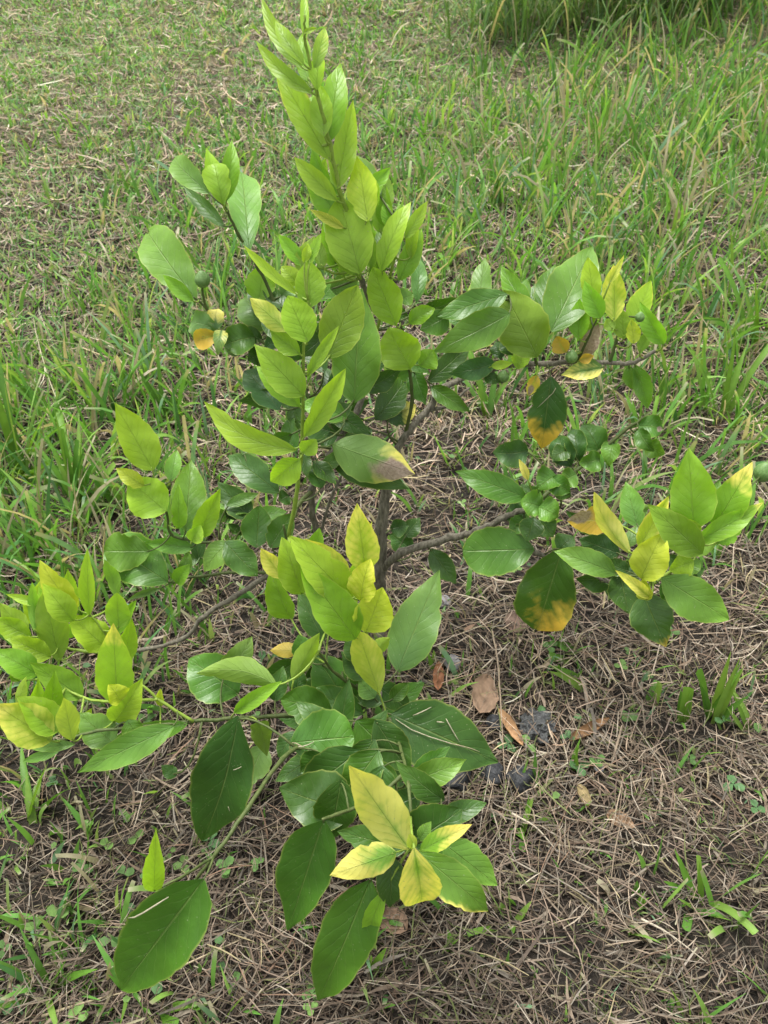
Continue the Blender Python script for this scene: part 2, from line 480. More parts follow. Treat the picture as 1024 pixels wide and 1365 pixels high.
def blades(name, X, Y, Ln, Wd, lean, leandir, droop, col, cut, mat, label, cat, S=6):
    n = len(X)
    t = np.linspace(0, 1, S)[None]
    # angle from vertical grows along the blade
    a = lean[:, None] + droop[:, None] * t ** 1.4
    stp = Ln[:, None] / (S - 1)
    r = np.cumsum(np.sin(a) * stp, 1); z = np.cumsum(np.cos(a) * stp, 1)
    r -= r[:, :1]; z -= z[:, :1]
    wob = rng.normal(0, .12, n)[:, None] * t ** 2 * Ln[:, None]
    dx, dy = np.cos(leandir)[:, None], np.sin(leandir)[:, None]
    px = X[:, None] + r * dx - wob * dy; py = Y[:, None] + r * dy + wob * dx
    pz = terrain(X, Y)[:, None] - .004 + z
    pz = np.maximum(pz, terrain(px, py) + .002)
    P = np.stack([px, py, pz], -1)
    tw = rng.uniform(-1.1, 1.1, n)[:, None] + rng.normal(0, .6, n)[:, None] * t
    sx, sy = -np.sin(leandir)[:, None], np.cos(leandir)[:, None]
    nxv = np.stack([np.cos(a) * dx, np.cos(a) * dy, -np.sin(a)], -1)
    sv = np.stack([sx + 0 * a, sy + 0 * a, 0 * a], -1)
    side = sv * np.cos(tw)[..., None] + nxv * np.sin(tw)[..., None]
    u6 = np.linspace(0, 1, 6)
    prof = np.where(cut[:, None], np.interp(t[0], u6, CUT_PROF)[None], np.interp(t[0], u6, GRASS_PROF)[None])
    cols = np.repeat(col[:, None, :], S, 1)
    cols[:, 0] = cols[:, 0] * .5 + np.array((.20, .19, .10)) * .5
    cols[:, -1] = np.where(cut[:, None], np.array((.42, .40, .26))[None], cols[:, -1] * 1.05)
    o = ribbons(name, P, side, Wd, prof, cols, mat)
    return tag(o, label, cat, kind='stuff')


def green_blades(n_t, per, power, tall, name, label, seed):
    X, Y = scatter(n_t, power)
    px, py = pix_of(X, Y, terrain(X, Y))
    gd = grid_lookup(GREEN, px, py)
    pn = patch_noise(X, Y, 4.2, seed)
    keep = rng.random(n_t) < np.clip(gd * (1.0 + .95 * pn) - .03, 0.0, 1)
    # keep the foot of the tree open
    X, Y, px, py, gd = X[keep], Y[keep], px[keep], py[keep], gd[keep]
    k = rng.integers(per[0], per[1] + 1, len(X))
    idx = np.repeat(np.arange(len(X)), k)
    n = len(idx)
    sp = .012 if tall else .01
    hx = grid_lookup(HEIGHT, px, py)[idx]
    x = X[idx] + rng.normal(0, sp, n); y = Y[idx] + rng.normal(0, sp, n)
    d = y + 1.2
    Ln = hx * rng.uniform(.45, 1.35, n) * (1.15 if tall else .62)
    Wd = (.0060 if tall else .0031) * rng.uniform(.6, 1.35, n) * (.85 + .12 * d)
    tl = rng.uniform(0, 2 * math.pi, len(X))[idx]
    ld = tl + rng.normal(0, .9, n)
    lean = np.abs(rng.normal(.22, .2, n))
    droop = np.abs(rng.normal(.5, .5, n))
    base = np.array([(.13, .31, .055), (.17, .36, .065), (.24, .42, .085), (.10, .25, .075), (.19, .35, .19), (.32, .45, .15)])
    c = base[rng.choice(6, n, p=[.27, .27, .17, .12, .1, .07])] * rng.uniform(.7, 1.2, (n, 1))
    dry = rng.random(n) < .17
    c[dry] = np.array((.46, .41, .28)) * rng.uniform(.7, 1.1, (dry.sum(), 1))
    blades(name, x, y, Ln, Wd, lean, ld, droop, c, rng.random(n) < .3, M_grass, label, 'grass')


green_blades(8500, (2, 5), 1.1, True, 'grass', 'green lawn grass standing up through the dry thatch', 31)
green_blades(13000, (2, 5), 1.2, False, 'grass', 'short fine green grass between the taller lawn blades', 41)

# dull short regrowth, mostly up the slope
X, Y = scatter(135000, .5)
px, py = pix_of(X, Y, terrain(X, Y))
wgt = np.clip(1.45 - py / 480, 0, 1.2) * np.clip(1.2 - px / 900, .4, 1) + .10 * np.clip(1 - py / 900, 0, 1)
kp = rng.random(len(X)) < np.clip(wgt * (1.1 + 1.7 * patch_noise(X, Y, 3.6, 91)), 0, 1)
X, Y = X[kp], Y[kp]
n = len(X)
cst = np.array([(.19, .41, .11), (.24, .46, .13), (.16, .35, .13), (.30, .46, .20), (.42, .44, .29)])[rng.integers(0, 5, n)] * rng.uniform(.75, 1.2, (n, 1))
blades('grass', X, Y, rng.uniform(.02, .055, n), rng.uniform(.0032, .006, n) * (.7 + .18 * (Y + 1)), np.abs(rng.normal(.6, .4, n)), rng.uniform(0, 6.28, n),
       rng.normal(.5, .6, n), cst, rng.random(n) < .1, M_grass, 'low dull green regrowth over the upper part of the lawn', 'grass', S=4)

# dry stubble
n = 16000
X, Y = scatter(n, 1.4)
cst = STRAW_COL[rng.choice(len(STRAW_COL), n, p=STRAW_P)] * rng.uniform(.6, 1.2, (n, 1))
blades('dry_stubble', X, Y, rng.uniform(.015, .055, n) * (1 + .2 * Y), rng.uniform(.0010, .0022, n) * (.8 + .25 * (Y + 1.2)),
       np.abs(rng.normal(.7, .4, n)), rng.uniform(0, 6.28, n), rng.normal(.2, .6, n), cst, rng.random(n) < .5,
       M_straw, 'upright dry grass stubble sticking out of the thatch', 'dry grass')


# clover and tiny weeds
def clover(n_pl):
    X, Y = scatter(n_pl * 4, 1.7, y1=3.0)
    px, py = pix_of(X, Y, terrain(X, Y))
    pn = patch_noise(X, Y, 5.0, 77)
    w = np.clip(.16 + .55 * pn, 0, 1) + np.where((px < 330) & (py > 1060), 1.0, 0)
    kp = rng.random(len(X)) < w * .55
    X, Y = X[kp][:n_pl], Y[kp][:n_pl]
    V, F, Cc = [], [], []
    for x, y in zip(X, Y):
        zc = float(terrain(x, y)) + rng.uniform(.008, .022)
        r = rng.uniform(.004, .0085)
        a0 = rng.uniform(0, 6.28)
        c = np.array([(.10, .20, .05), (.14, .25, .06), (.08, .17, .06)][rng.integers(3)]) * rng.uniform(.7, 1.2)
        for j in range(rng.integers(1, 5)):
            a = a0 + j * 2.1 + rng.normal(0, .25)
            dx, dy = math.cos(a), math.sin(a)
            b = len(V)
            up = rng.uniform(-.2, .5)
            for (s, t, h) in ((0, 0, 0), (-.75, .75, .15), (-.55, 1.6, .05), (0, 1.75, -.1), (.55, 1.6, .05), (.75, .75, .15), (0, .9, -.05)):
                V.append((x + r * (dx * t * 1.0 - dy * s), y + r * (dy * t + dx * s), zc + r * (h + up * t)))
                Cc.append(c * rng.uniform(.85, 1.15))
            F += [(b, b + 6, b + 2, b + 1), (b + 6, b + 3, b + 2, b + 2), (b, b + 5, b + 4, b + 6), (b + 6, b + 4, b + 3, b + 3)]
    me = bpy.data.meshes.new('clover')
    me.from_pydata(V, [], [f if f[2] != f[3] else f[:3] for f in F])
    a = me.color_attributes.new('tint', 'FLOAT_COLOR', 'POINT')
    c4 = np.ones((len(V), 4), np.float32); c4[:, :3] = np.array(Cc); a.data.foreach_set('color', c4.ravel())
    o = link('clover', me, None, M_cover)
    tag(o, 'low clover and tiny round weeds creeping through the straw', 'clover', kind='stuff')


clover(700)

# ------------------------------------------------------------------ the tree
tree = bpy.data.objects.new('citrus_tree', None)
C.objects.link(tree)
tag(tree, 'young citrus tree with lime shoots and dark older leaves in the dry lawn', 'tree')
BR = []     # sampled points on the wood, for hanging the leaf stalks


def catmull(P, n):
    P = [P[0] * 2 - P[1]] + P + [P[-1] * 2 - P[-2]]
    out = []
    for i in range(1, len(P) - 2):
        for k in range(n):
            t = k / n
            a, b, c, d = P[i - 1], P[i], P[i + 1], P[i + 2]
            out.append(.5 * ((2 * b) + (c - a) * t + (2 * a - 5 * b + 4 * c - d) * t * t + (3 * b - a - 3 * c + d) * t ** 3))
    out.append(P[-2])
    return out


def tube_mesh(name, pts, radii, sides=8, rough=0.0):
    V, F = [], []
    n = len(pts)
    ref = Vector((0.3, 0.9, 0.2))
    for i, p in enumerate(pts):
        d = (pts[min(i + 1, n - 1)] - pts[max(i - 1, 0)]).normalized()
        a = d.cross(ref)
        if a.length < 1e-3: a = d.cross(Vector((1, 0, 0)))
        a.normalize(); b = d.cross(a)
        for k in range(sides):
            t = 2 * math.pi * k / sides
            rr = radii[i] * (1 + rough * random.uniform(-1, 1))
            V.append(p + (a * math.cos(t) + b * math.sin(t)) * rr)
    for i in range(n - 1):
        for k in range(sides):
            k2 = (k + 1) % sides
            F.append((i * sides + k, i * sides + k2, (i + 1) * sides + k2, (i + 1) * sides + k))
    b0 = len(V); V.append(pts[0]); V.append(pts[-1] + (pts[-1] - pts[-2]).normalized() * radii[-1] * .6)
    for k in range(sides):
        k2 = (k + 1) % sides
        F.append((b0, k2, k)); F.append((b0 + 1, (n - 1) * sides + k, (n - 1) * sides + k2))
    me = bpy.data.meshes.new(name)
    me.from_pydata([tuple(v) for v in V], [], F)
    me.polygons.foreach_set('use_smooth', [True] * len(me.polygons))
    me.update()
    return me


def branch(name, spec, r0, r1, mat, rough=.06, sub=6, label=None):
    """spec: list of (px,py,Y) points read off the photograph, Y = distance of that bit of wood"""
    pts = [p if isinstance(p, Vector) else at(*p) for p in spec]
    pts = catmull(pts, sub)
    n = len(pts)
    rad = []
    for i in range(n):
        r = r0 + (r1 - r0) * i / (n - 1)
        node = 1 + (.22 if (i % sub == 0 and 0 < i < n - 1) else 0)
        rad.append(r * node)
    jp = [p + Vector((random.uniform(-1, 1), random.uniform(-1, 1), random.uniform(-1, 1))) * r0 * .22 * (0 < i < n - 1) for i, p in enumerate(pts)]
    o = link(name, tube_mesh(name, jp, rad, 9, rough), tree, mat)
    if label: o['label'] = label
    for p, r in zip(pts, rad): BR.append((p, r))
    return o


foot = ground_at(508, 872)
foot.z -= .01
T1 = at(507, 760, .035); T2 = at(509, 700, .04); T3 = at(516, 640, .05)
branch('trunk', [foot, at(506, 815, .03), T1, T2, T3, at(528, 600, .06)], .0095, .0062, M_bark, .1, label='grey brown main stem rising from the straw')
branch('branch', [at(528, 600, .06), at(545, 573, .07), at(575, 541, .09), at(592, 516, .10), at(658, 491, .12), at(729, 485, .12), at(790, 482, .11), at(840, 484, .10), at(874, 468, .10)], .0050, .0022, M_bark)
branch('branch', [at(573, 546, .09), at(596, 541, .085), at(626, 517, .085)], .0028, .0014, M_bark)
branch('branch', [at(812, 484, .105), at(822, 455, .11), at(826, 425, .115)], .0026, .0013, M_twig)
branch('branch', [at(770, 482, .11), at(782, 455, .11), at(796, 425, .10)], .0020, .0012, M_twig)
branch('branch', [at(716, 486, .12), at(714, 465, .12), at(735, 430, .12)], .0022, .0013, M_twig)
branch('branch', [at(704, 487, .12), at(690, 450, .13), at(684, 420, .12), at(678, 395, .11)], .0020, .0012, M_twig)
branch('branch', [T1, at(535, 737, .02), at(600, 717, .01), at(640, 707, .0), at(672, 690, -.005), at(708, 676, -.005)], .0060, .0034, M_bark)
branch('branch', [at(640, 707, .0), at(690, 728, -.03), at(760, 752, -.05), at(820, 780, -.08), at(862, 798, -.10)], .0036, .0026, M_bark)
branch('branch', [at(862, 798, -.10), at(868, 770, -.10), at(876, 735, -.10)], .0024, .0013, M_shoot)
branch('branch', [at(868, 780, -.10), at(912, 748, -.09), at(940, 715, -.08)], .0024, .0013, M_shoot)
branch('branch', [at(708, 676, -.005), at(752, 640, .02), at(795, 606, .04), at(833, 574, .05), at(866, 552, .05)], .0030, .0018, M_twig)
# stems behind the middle shoot
branch('branch', [foot + Vector((-.01, .0, .012)), at(455, 790, .02), at(425, 720, .03), at(416, 655, .02), at(440, 608, .02), at(452, 585, .03), at(478, 545, .05), at(492, 480, .07), at(490, 400, .07), at(478, 365, .06)], .0050, .0030, M_bark)
branch('branch', [at(478, 365, .06), at(470, 310, .055), at(452, 250, .05), at(440, 192, .05), at(424, 128, .05), at(408, 60, .05), at(406, 20, .05)], .0028, .0010, M_shoot, .03)
branch('branch', [at(492, 470, .07), at(512, 410, .07), at(522, 360, .06), at(538, 310, .06)], .0022, .0012, M_shoot, .03)
branch('branch', [at(540, 582, .07), at(549, 535, .06), at(546, 490, .05), at(540, 455, .05), at(532, 425, .05)], .0024, .0014, M_twig)
branch('branch', [at(425, 720, .03), at(440, 668, .03), at(455, 635, .03)], .0022, .0018, M_bark)
branch('branch', [at(452, 585, .03), at(405, 520, .06), at(360, 465, .08), at(325, 440, .09), at(296, 430, .10), at(276, 412, .10), at(270, 388, .10)], .0026, .0014, M_twig)
branch('branch', [at(385, 490, .07), at(372, 420, .09), at(345, 358, .10), at(318, 312, .10), at(300, 275, .10)], .0024, .0014, M_twig)
branch('branch', [at(276, 412, .10), at(266, 402, .10), at(258, 396, .10)], .0014, .0011, M_twig)
branch('branch', [at(416, 655, .02), at(398, 672, -.04), at(391, 690, -.08)], .0030, .0026, M_twig)
branch('branch', [at(385, 715, -.09), at(394, 668, -.09), at(402, 600, -.09), at(404, 520, -.09), at(405, 455, -.09), at(411, 400, -.09)], .0026, .0011, M_shoot, .03)
# left tier
branch('branch', [foot + Vector((-.006, -.004, .02)), at(460, 790, -.03), at(410, 765, -.04), at(367, 764, -.05), at(312, 796, -.06), at(269, 824, -.07), at(245, 852, -.08), at(190, 866, -.10), at(150, 872, -.12)], .0046, .0022, M_bark)
branch('branch', [at(367, 764, -.05), at(320, 762, -.03), at(270, 768, -.02), at(232, 772, -.02)], .0026, .0016, M_twig)
branch('branch', [at(345, 763, -.04), at(300, 728, -.02), at(262, 722, -.02), at(228, 712, -.02), at(222, 682, -.02), at(205, 640, -.02)], .0024, .0012, M_twig)
branch('branch', [at(388, 762, -.045), at(384, 735, -.05), at(378, 700, -.05)], .0024, .0014, M_twig)
branch('branch', [at(150, 872, -.12), at(112, 868, -.12), at(86, 862, -.12), at(60, 845, -.12)], .0022, .0012, M_shoot)
branch('branch', [at(150, 872, -.12), at(140, 845, -.12), at(120, 818, -.11)], .0018, .0010, M_shoot)
# front tier
FT = at(505, 935, -.20)
branch('branch', [foot + Vector((.0, -.006, .015)), at(508, 900, -.10), FT], .0052, .0040, M_bark)
branch('branch', [FT, at(450, 950, -.22), at(380, 954, -.23), at(310, 958, -.24), at(250, 962, -.25), at(195, 968, -.26), at(130, 975, -.27), at(70, 990, -.28)], .0030, .0015, M_twig)
branch('branch', [at(258, 962, -.25), at(215, 935, -.24), at(185, 912, -.23), at(160, 925, -.23)], .0020, .0012, M_shoot)
branch('branch', [at(210, 932, -.24), at(140, 935, -.21), at(100, 925, -.19), at(60, 898, -.18)], .0019, .0011, M_shoot)
branch('branch', [FT, at(492, 880, -.19), at(486, 810, -.18), at(484, 755, -.18)], .0032, .0014, M_shoot)
branch('branch', [at(470, 948, -.22), at(415, 985, -.28), at(376, 1012, -.33), at(330, 1078, -.40), at(290, 1135, -.44), at(262, 1172, -.455)], .0026, .0016, M_twig)
branch('branch', [at(285, 1142, -.445), at(240, 1170, -.45), at(206, 1186, -.46)], .0015, .0010, M_twig)
branch('branch', [FT, at(530, 985, -.29), at(545, 1050, -.38), at(548, 1128, -.43)], .0019, .0014, M_twig)
branch('branch', [at(540, 1030, -.35), at(500, 1065, -.38), at(450, 1085, -.41), at(430, 1092, -.42)], .0022, .0014, M_twig)
branch('branch', [FT, at(450, 900, -.20), at(425, 868, -.20)], .0022, .0013, M_twig)

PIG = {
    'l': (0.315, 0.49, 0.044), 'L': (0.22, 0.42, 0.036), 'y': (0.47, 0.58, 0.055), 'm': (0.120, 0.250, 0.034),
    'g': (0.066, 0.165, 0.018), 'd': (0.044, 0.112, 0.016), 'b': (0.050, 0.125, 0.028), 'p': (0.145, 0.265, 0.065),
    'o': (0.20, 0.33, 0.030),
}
YEL = (0.80, 0.72, 0.18)
ORG = (0.62, 0.42, 0.07)
leaf_no = 0
LEAF = []


def make_leaf(bx, by, tx, ty, w, kind, Y, k=None, cup=None, bend=None, roll=None, lat=0.0, flip=False, rnd=0.0,
              yt=None, ye=None, ya=0.0, org=False, br=None, dt=0.0, wave=None, s1=None, notch=False, ov=False):
    """one leaf: base and tip pixel, width in pixels, pigment, distance; k = 0 upright .. 1 level"""
    global leaf_no
    leaf_no += 1
    rs = random.Random(leaf_no * 131 + 5)
    old = kind in 'gdbmp'
    if k is None: k = (0.55 if old else 0.22)
    B = at(bx, by, Y)
    r = ray(tx, ty)
    tv = (B.y - CAM.y) / r.y
    th = (B.z - CAM.z) / r.z
    th = min(max(th, tv * .75), tv * 1.35)
    T = CAM + r * (tv + (th - tv) * k)
    T = T + (CAM - T).normalized() * dt
    if T.z < .035: T = CAM + r * ((.035 - CAM.z) / r.z)
    ax = T - B
    Lc = ax.length
    ax.normalize()
    mid = (B + T) / 2
    dm = depth(mid)
    if roll is None: roll = rs.uniform(-.35, .35)
    if cup is None: cup = rs.uniform(.2, .55) if not old else rs.uniform(.12, .38)
    if bend is None: bend = rs.uniform(-.2, .75)
    if wave is None: wave = rs.uniform(.02, .075)
    c = (CAM - mid).normalized()
    n0 = (c - ax * c.dot(ax)).normalized()
    if flip: n0 = -n0
    side = ax.cross(n0).normalized()
    n1 = n0 * math.cos(roll) + side * math.sin(roll)
    s1v = ax.cross(n1).normalized()
    w = w * (.95 if rnd <= .65 else 1.0)
    if cup < .15: cup += .08
    Wm = w / FPX * dm / max(math.cos(roll), .5) / max(math.cos(cup), .6)
    NT, NS = 18, 8
    # midrib: arc bending away from the upper face
    xs, zs = [0.0], [0.0]
    for i in range(NT):
        t = (i + .5) / NT
        a = -bend * (t - .35) * 1.6
        xs.append(xs[-1] + math.cos(a)); zs.append(zs[-1] + math.sin(a))
    ex, ez = xs[-1], zs[-1]
    cl = math.hypot(ex, ez); ca, sa = ex / cl, ez / cl
    mx_ = [((x * ca + z * sa) / cl, (-x * sa + z * ca) / cl) for x, z in zip(xs, zs)]
    if rnd > .65: ea, eb = .80, .50
    elif rnd > 0: ea, eb = .84, .86
    else: ea, eb = rs.uniform(.78, .98), rs.uniform(.92, 1.15)
    chew = [(rs.uniform(.25, .95), rs.choice((-1, 1)), rs.uniform(.03, .07), rs.uniform(.08, .26)) for _ in range(rs.choice((0, 0, 0, 1, 1, 2)) if w < 64 else 0)]
    if ov: ea, eb = .55, .92
    twist = rs.uniform(-.35, .35)
    if not old and rnd == 0 and not flip and rs.random() < .2:
        n1 = -n1; s1v = -s1v
    tm = ea / (ea + eb); pk = tm ** ea * (1 - tm) ** eb
    ph = rs.uniform(0, 6.28)
    V, UV, yel, brn = [], [], [], []
    asym = rs.uniform(-.07, .07)
    for i in range(NT + 1):
        t = i / NT
        te = t ** .9
        h = (max(te, 0) ** ea * max(1 - te, 0) ** eb) / pk
        if i == 0: h = .05
        if i == NT: h = .02 if rnd <= .65 else .14
        u, z = mx_[i]
        for j in range(NS + 1):
            s = -1 + 2 * j / NS
            hw = h * Wm * .5 * (1 + asym * (1 if s > 0 else -1)) * (1 + .03 * math.sin(t * 37 + ph + s * 3) * abs(s))
            for ct, cs, cw, cd in chew:
                if s * cs > .3: hw *= 1 - cd * math.exp(-((t - ct) / cw) ** 2) * (abs(s) - .3) / .7
            phi = cup * (.55 + .45 * abs(s)) * (1 - .25 * t)
            bs = s * hw * math.cos(phi)
            nz_ = abs(s) * hw * math.sin(phi)
            nz_ += wave * Wm * s * s * math.sin(t * 11 + ph + (1.7 if s > 0 else 0)) * (.3 + h)
            nz_ += .012 * Wm * math.sin(t * 23 + s * 4 + ph) * (1 - abs(s) * .5)
            cut = 0
            if notch and i == NT: cut = -.05 * (1 - abs(s))
            tw = twist * (t - .4)
            bs, nz_ = bs * math.cos(tw) - nz_ * math.sin(tw), bs * math.sin(tw) + nz_ * math.cos(tw)
            p = B + ax * ((u + cut) * Lc) + s1v * (bs + lat * Lc * math.sin(math.pi * t)) + n1 * (z * Lc + nz_)
            V.append(p)
            UV.append(((s + 1) / 2, t))
            y_ = ya
            if yt is not None: y_ = max(y_, min(1, max(0, (t - yt) * 2.7)))
            if ye is not None: y_ = max(y_, min(1, max(0, (abs(s) * .9 + t * .35 - ye) * 2.6)))
            if s1 is not None: y_ *= min(1, max(0, .5 + s * s1))
            yel.append(y_)
            b_ = 0.0
            if br is not None: b_ = min(1, max(0, 1.15 - math.hypot((t - br[0]) / br[2], (s - br[1]) / (br[2] * 2.2))))
            brn.append(b_)
    F = []
    for i in range(NT):
        for j in range(NS):
            a = i * (NS + 1) + j
            F.append((a, a + 1, a + NS + 2, a + NS + 1))
    V = np.array([tuple(v) for v in V]); V[:, 2] = np.maximum(V[:, 2], .012)
    o0 = V[0].copy()
    me = mesh_np('leaf', V - o0, F, None, True, UV)
    pc = np.array(PIG[kind]) * rs.uniform(.86, 1.14) * np.array((rs.uniform(.92, 1.08), 1, rs.uniform(.85, 1.2)))
    nv = len(V)
    for nm, c_ in (('pig', pc), ('pig2', np.array(ORG if org else YEL))):
        a = me.color_attributes.new(nm, 'FLOAT_COLOR', 'POINT')
        c4 = np.ones((nv, 4), np.float32); c4[:, :3] = c_
        a.data.foreach_set('color', c4.ravel())
    for nm, vals in (('yel', yel), ('brn', brn)):
        a = me.attributes.new(nm, 'FLOAT', 'POINT'); a.data.foreach_set('value', np.array(vals, np.float32))
    o = link('leaf', me, tree, M_leaf)
    o.location = o0
    LEAF.append((V.reshape(NT + 1, NS + 1, 3), n1, mid))
    # stalk to the nearest wood
    best, bd = None, 1e9
    for p, rr in BR:
        d = (p - B).length + max(0, (p - B).normalized().dot(ax)) * .03
        if d < bd: best, bd = p, d
    v = B - best
    pts = []
    for i in range(6):
        t = i / 5
        h1 = best.lerp(best + v * .5 + Vector((0, 0, -.12 * v.length)), t)
        h2 = (B - ax * .5 * v.length).lerp(B + ax * .004, t)
        pts.append(h1.lerp(h2, t))
    if v.length > .003:
        rr = .0011 if v.length < .04 else .0014
        st = link('petiole', tube_mesh('petiole', [q - Vector(o0) for q in pts], [rr * 1.15, rr, rr * .9, rr * .85, rr * .8, rr * .75], 6), o,
                  M_twig if old else M_shoot)
    return o


def leaves(rows, **common):
    for row in rows:
        opt = dict(common)
        if len(row) > 7: opt.update(row[7])
        make_leaf(*row[:7], **opt)


# leader shoot
leaves([
    (407, 58, 405, -14, 12, 'l', .05, dict(cup=.5)),
    (404, 92, 349, -3, 20, 'l', .055, dict(lat=-.05)),
    (405, 86, 367, 27, 21, 'l', .045, dict(lat=-.06)),
    (419, 92, 433, 37, 20, 'l', .05, dict(ya=.1)),
    (405, 44, 423, 37, 7, 'l', .045),
    (417, 125, 341, 54, 22, 'l', .05, dict(lat=-.06)),
    (423, 120, 428, 73, 22, 'l', .04),
    (412, 108, 397, 66, 17, 'L', .055),
    (441, 214, 368, 92, 40, 'l', .045, dict(ye=1.0, cup=.3)),
    (438, 190, 454, 84, 41, 'L', .055),
    (432, 182, 428, 114, 32, 'l', .04),
    (449, 252, 471, 133, 34, 'l', .045),
    (450, 268, 392, 209, 27, 'l', .04),
    (446, 282, 406, 235, 38, 'L', .055),
    (490, 295, 476, 208, 43, 'y', .035, dict(ya=.12)),
    (500, 280, 488, 221, 20, 'l', .05),
    (480, 365, 452, 262, 65, 'l', .02, dict(rnd=.4, cup=.25, roll=0)),
    (458, 304, 413, 279, 14, 'y', .035, dict(ya=.4)),
    (476, 368, 438, 294, 40, 'l', .03),
    (508, 362, 548, 269, 32, 'l', .04),
    (540, 318, 570, 268, 19, 'l', .05),
    (532, 374, 562, 304, 29, 'L', .055),
    (520, 304, 513, 269, 17, 'L', .07), (531, 300, 536, 270, 13, 'L', .065), (548, 345, 556, 287, 18, 'l', .06),
    (528, 434, 497, 356, 47, 'l', .02, dict(rnd=.4)),
    (545, 432, 580, 411, 24, 'L', .05), (533, 402, 551, 391, 27, 'm', .07),
])
# upper left twig
leaves([
    (297, 272, 286, 218, 35, 'l', .08, dict(rnd=.8, roll=.0)),
    (290, 262, 275, 197, 25, 'l', .10), (302, 268, 309, 187, 25, 'L', .095),
    (279, 258, 231, 213, 32, 'm', .11, dict(rnd=.7)), (300, 303, 243, 246, 20, 'g', .10, dict(cup=.6)),
    (332, 334, 322, 230, 46, 'm', .09, dict(rnd=.9, roll=.1, cup=.12)),
    (262, 400, 196, 308, 58, 'm', .10, dict(rnd=.9, roll=-.1, cup=.15, notch=True)),
    (258, 402, 217, 366, 20, 'L', .085, dict(cup=.5)),
    (345, 402, 352, 354, 42, 'L', .10, dict(rnd=.5)),
])
# curled leaves and yellow leaf on the left twig
leaves([
    (290, 437, 255, 428, 34, 'p', .09, dict(rnd=.8, bend=1.2, wave=.10, cup=.3)),
    (288, 440, 290, 412, 24, 'p', .085, dict(bend=1.2, wave=.10, yt=.1, ya=.2)),
    (290, 446, 259, 455, 27, 'y', .08, dict(rnd=.9, ya=.95, org=True, bend=.9)),
    (296, 440, 290, 474, 20, 'p', .075, dict(bend=1.2, ya=.25)),
    (340, 450, 298, 462, 42, 'g', .08, dict(bend=1.2, wave=.10, cup=.5)),
    (350, 452, 312, 446, 26, 'd', .085, dict(bend=1.0)),
    (362, 440, 325, 398, 48, 'p', .10, dict(bend=1.2, wave=.10)), (365, 425, 338, 385, 30, 'b', .095, dict(bend=1.2, wave=.10, rnd=.6)),
    (375, 395, 388, 378, 26, 'p', .10, dict(bend=1.2, wave=.10, rnd=.6)),
    (350, 470, 330, 480, 30, 'd', .09), (365, 480, 345, 500, 36, 'd', .09),
    (440, 385, 478, 372, 34, 'p', .08, dict(rnd=.6)), (430, 398, 448, 372, 26, 'm', .085),
])
# middle shoot
leaves([
    (398, 394, 325, 327, 15, 'l', -.085, dict(cup=.55, lat=-.04)),
    (414, 410, 411, 348, 44, 'l', -.09, dict(rnd=.5)),
    (411, 352, 428, 311, 15, 'L', -.08), (405, 350, 411, 324, 13, 'l', -.08), (398, 380, 375, 355, 26, 'l', -.07),
    (410, 456, 384, 394, 48, 'l', -.11, dict(rnd=.4, roll=0)),
    (385, 442, 333, 397, 30, 'y', -.09, dict(ya=.45, wave=.08)),
    (400, 472, 360, 440, 28, 'l', -.095),
    (438, 478, 477, 380, 60, 'o', -.06, dict(roll=.1, rnd=.3)),
    (472, 537, 482, 384, 70, 'm', -.045, dict(roll=-.05, cup=.2, k=.2, bend=.3)),
    (405, 528, 339, 459, 48, 'l', -.11, dict(roll=0)),
    (400, 542, 342, 488, 32, 'L', -.095),
    (410, 502, 452, 434, 17, 'l', -.095, dict(cup=.55)),
    (406, 582, 461, 491, 32, 'l', -.10, dict(cup=.45)),
    (395, 600, 272, 535, 36, 'l', -.10, dict(lat=-.10, k=.4)),
    (403, 603, 422, 586, 26, 'l', -.105, dict(rnd=.6)),
    (400, 612, 361, 642, 38, 'l', -.11, dict(rnd=.6)),
    (372, 547, 326, 494, 48, 'b', .03, dict(cup=.35)),
    (372, 657, 305, 607, 42, 'd', -.03, dict()),
    (547, 492, 518, 437, 58, 'l', .02, dict(rnd=.5, roll=-.1)),
    (560, 488, 578, 466, 34, 'L', .03),
    (443, 592, 553, 632, 66, 'm', .0, dict(k=.4, flip=True, yt=.5, br=(.86, -.25, .52), roll=-.1, bend=-.3)),
    (440, 606, 545, 652, 48, 'd', .02, dict(k=.5)),
    (462, 556, 400, 538, 34, 'm', -.03), (440, 575, 398, 562, 34, 'd', .0), (450, 580, 410, 585, 26, 'd', .01),
    (323, 606, 340, 570, 20, 'p', .0), (432, 560, 470, 540, 30, 'd', .02), (500, 560, 545, 500, 40, 'd', .06), (515, 560, 555, 540, 34, 'd', .07, dict(yt=.4)),
    (430, 650, 415, 620, 24, 'g', -.02), (520, 705, 545, 700, 26, 'b', .06), (540, 715, 560, 690, 26, 'd', .06),
    (385, 660, 372, 668, 24, 'd', -.05),
])
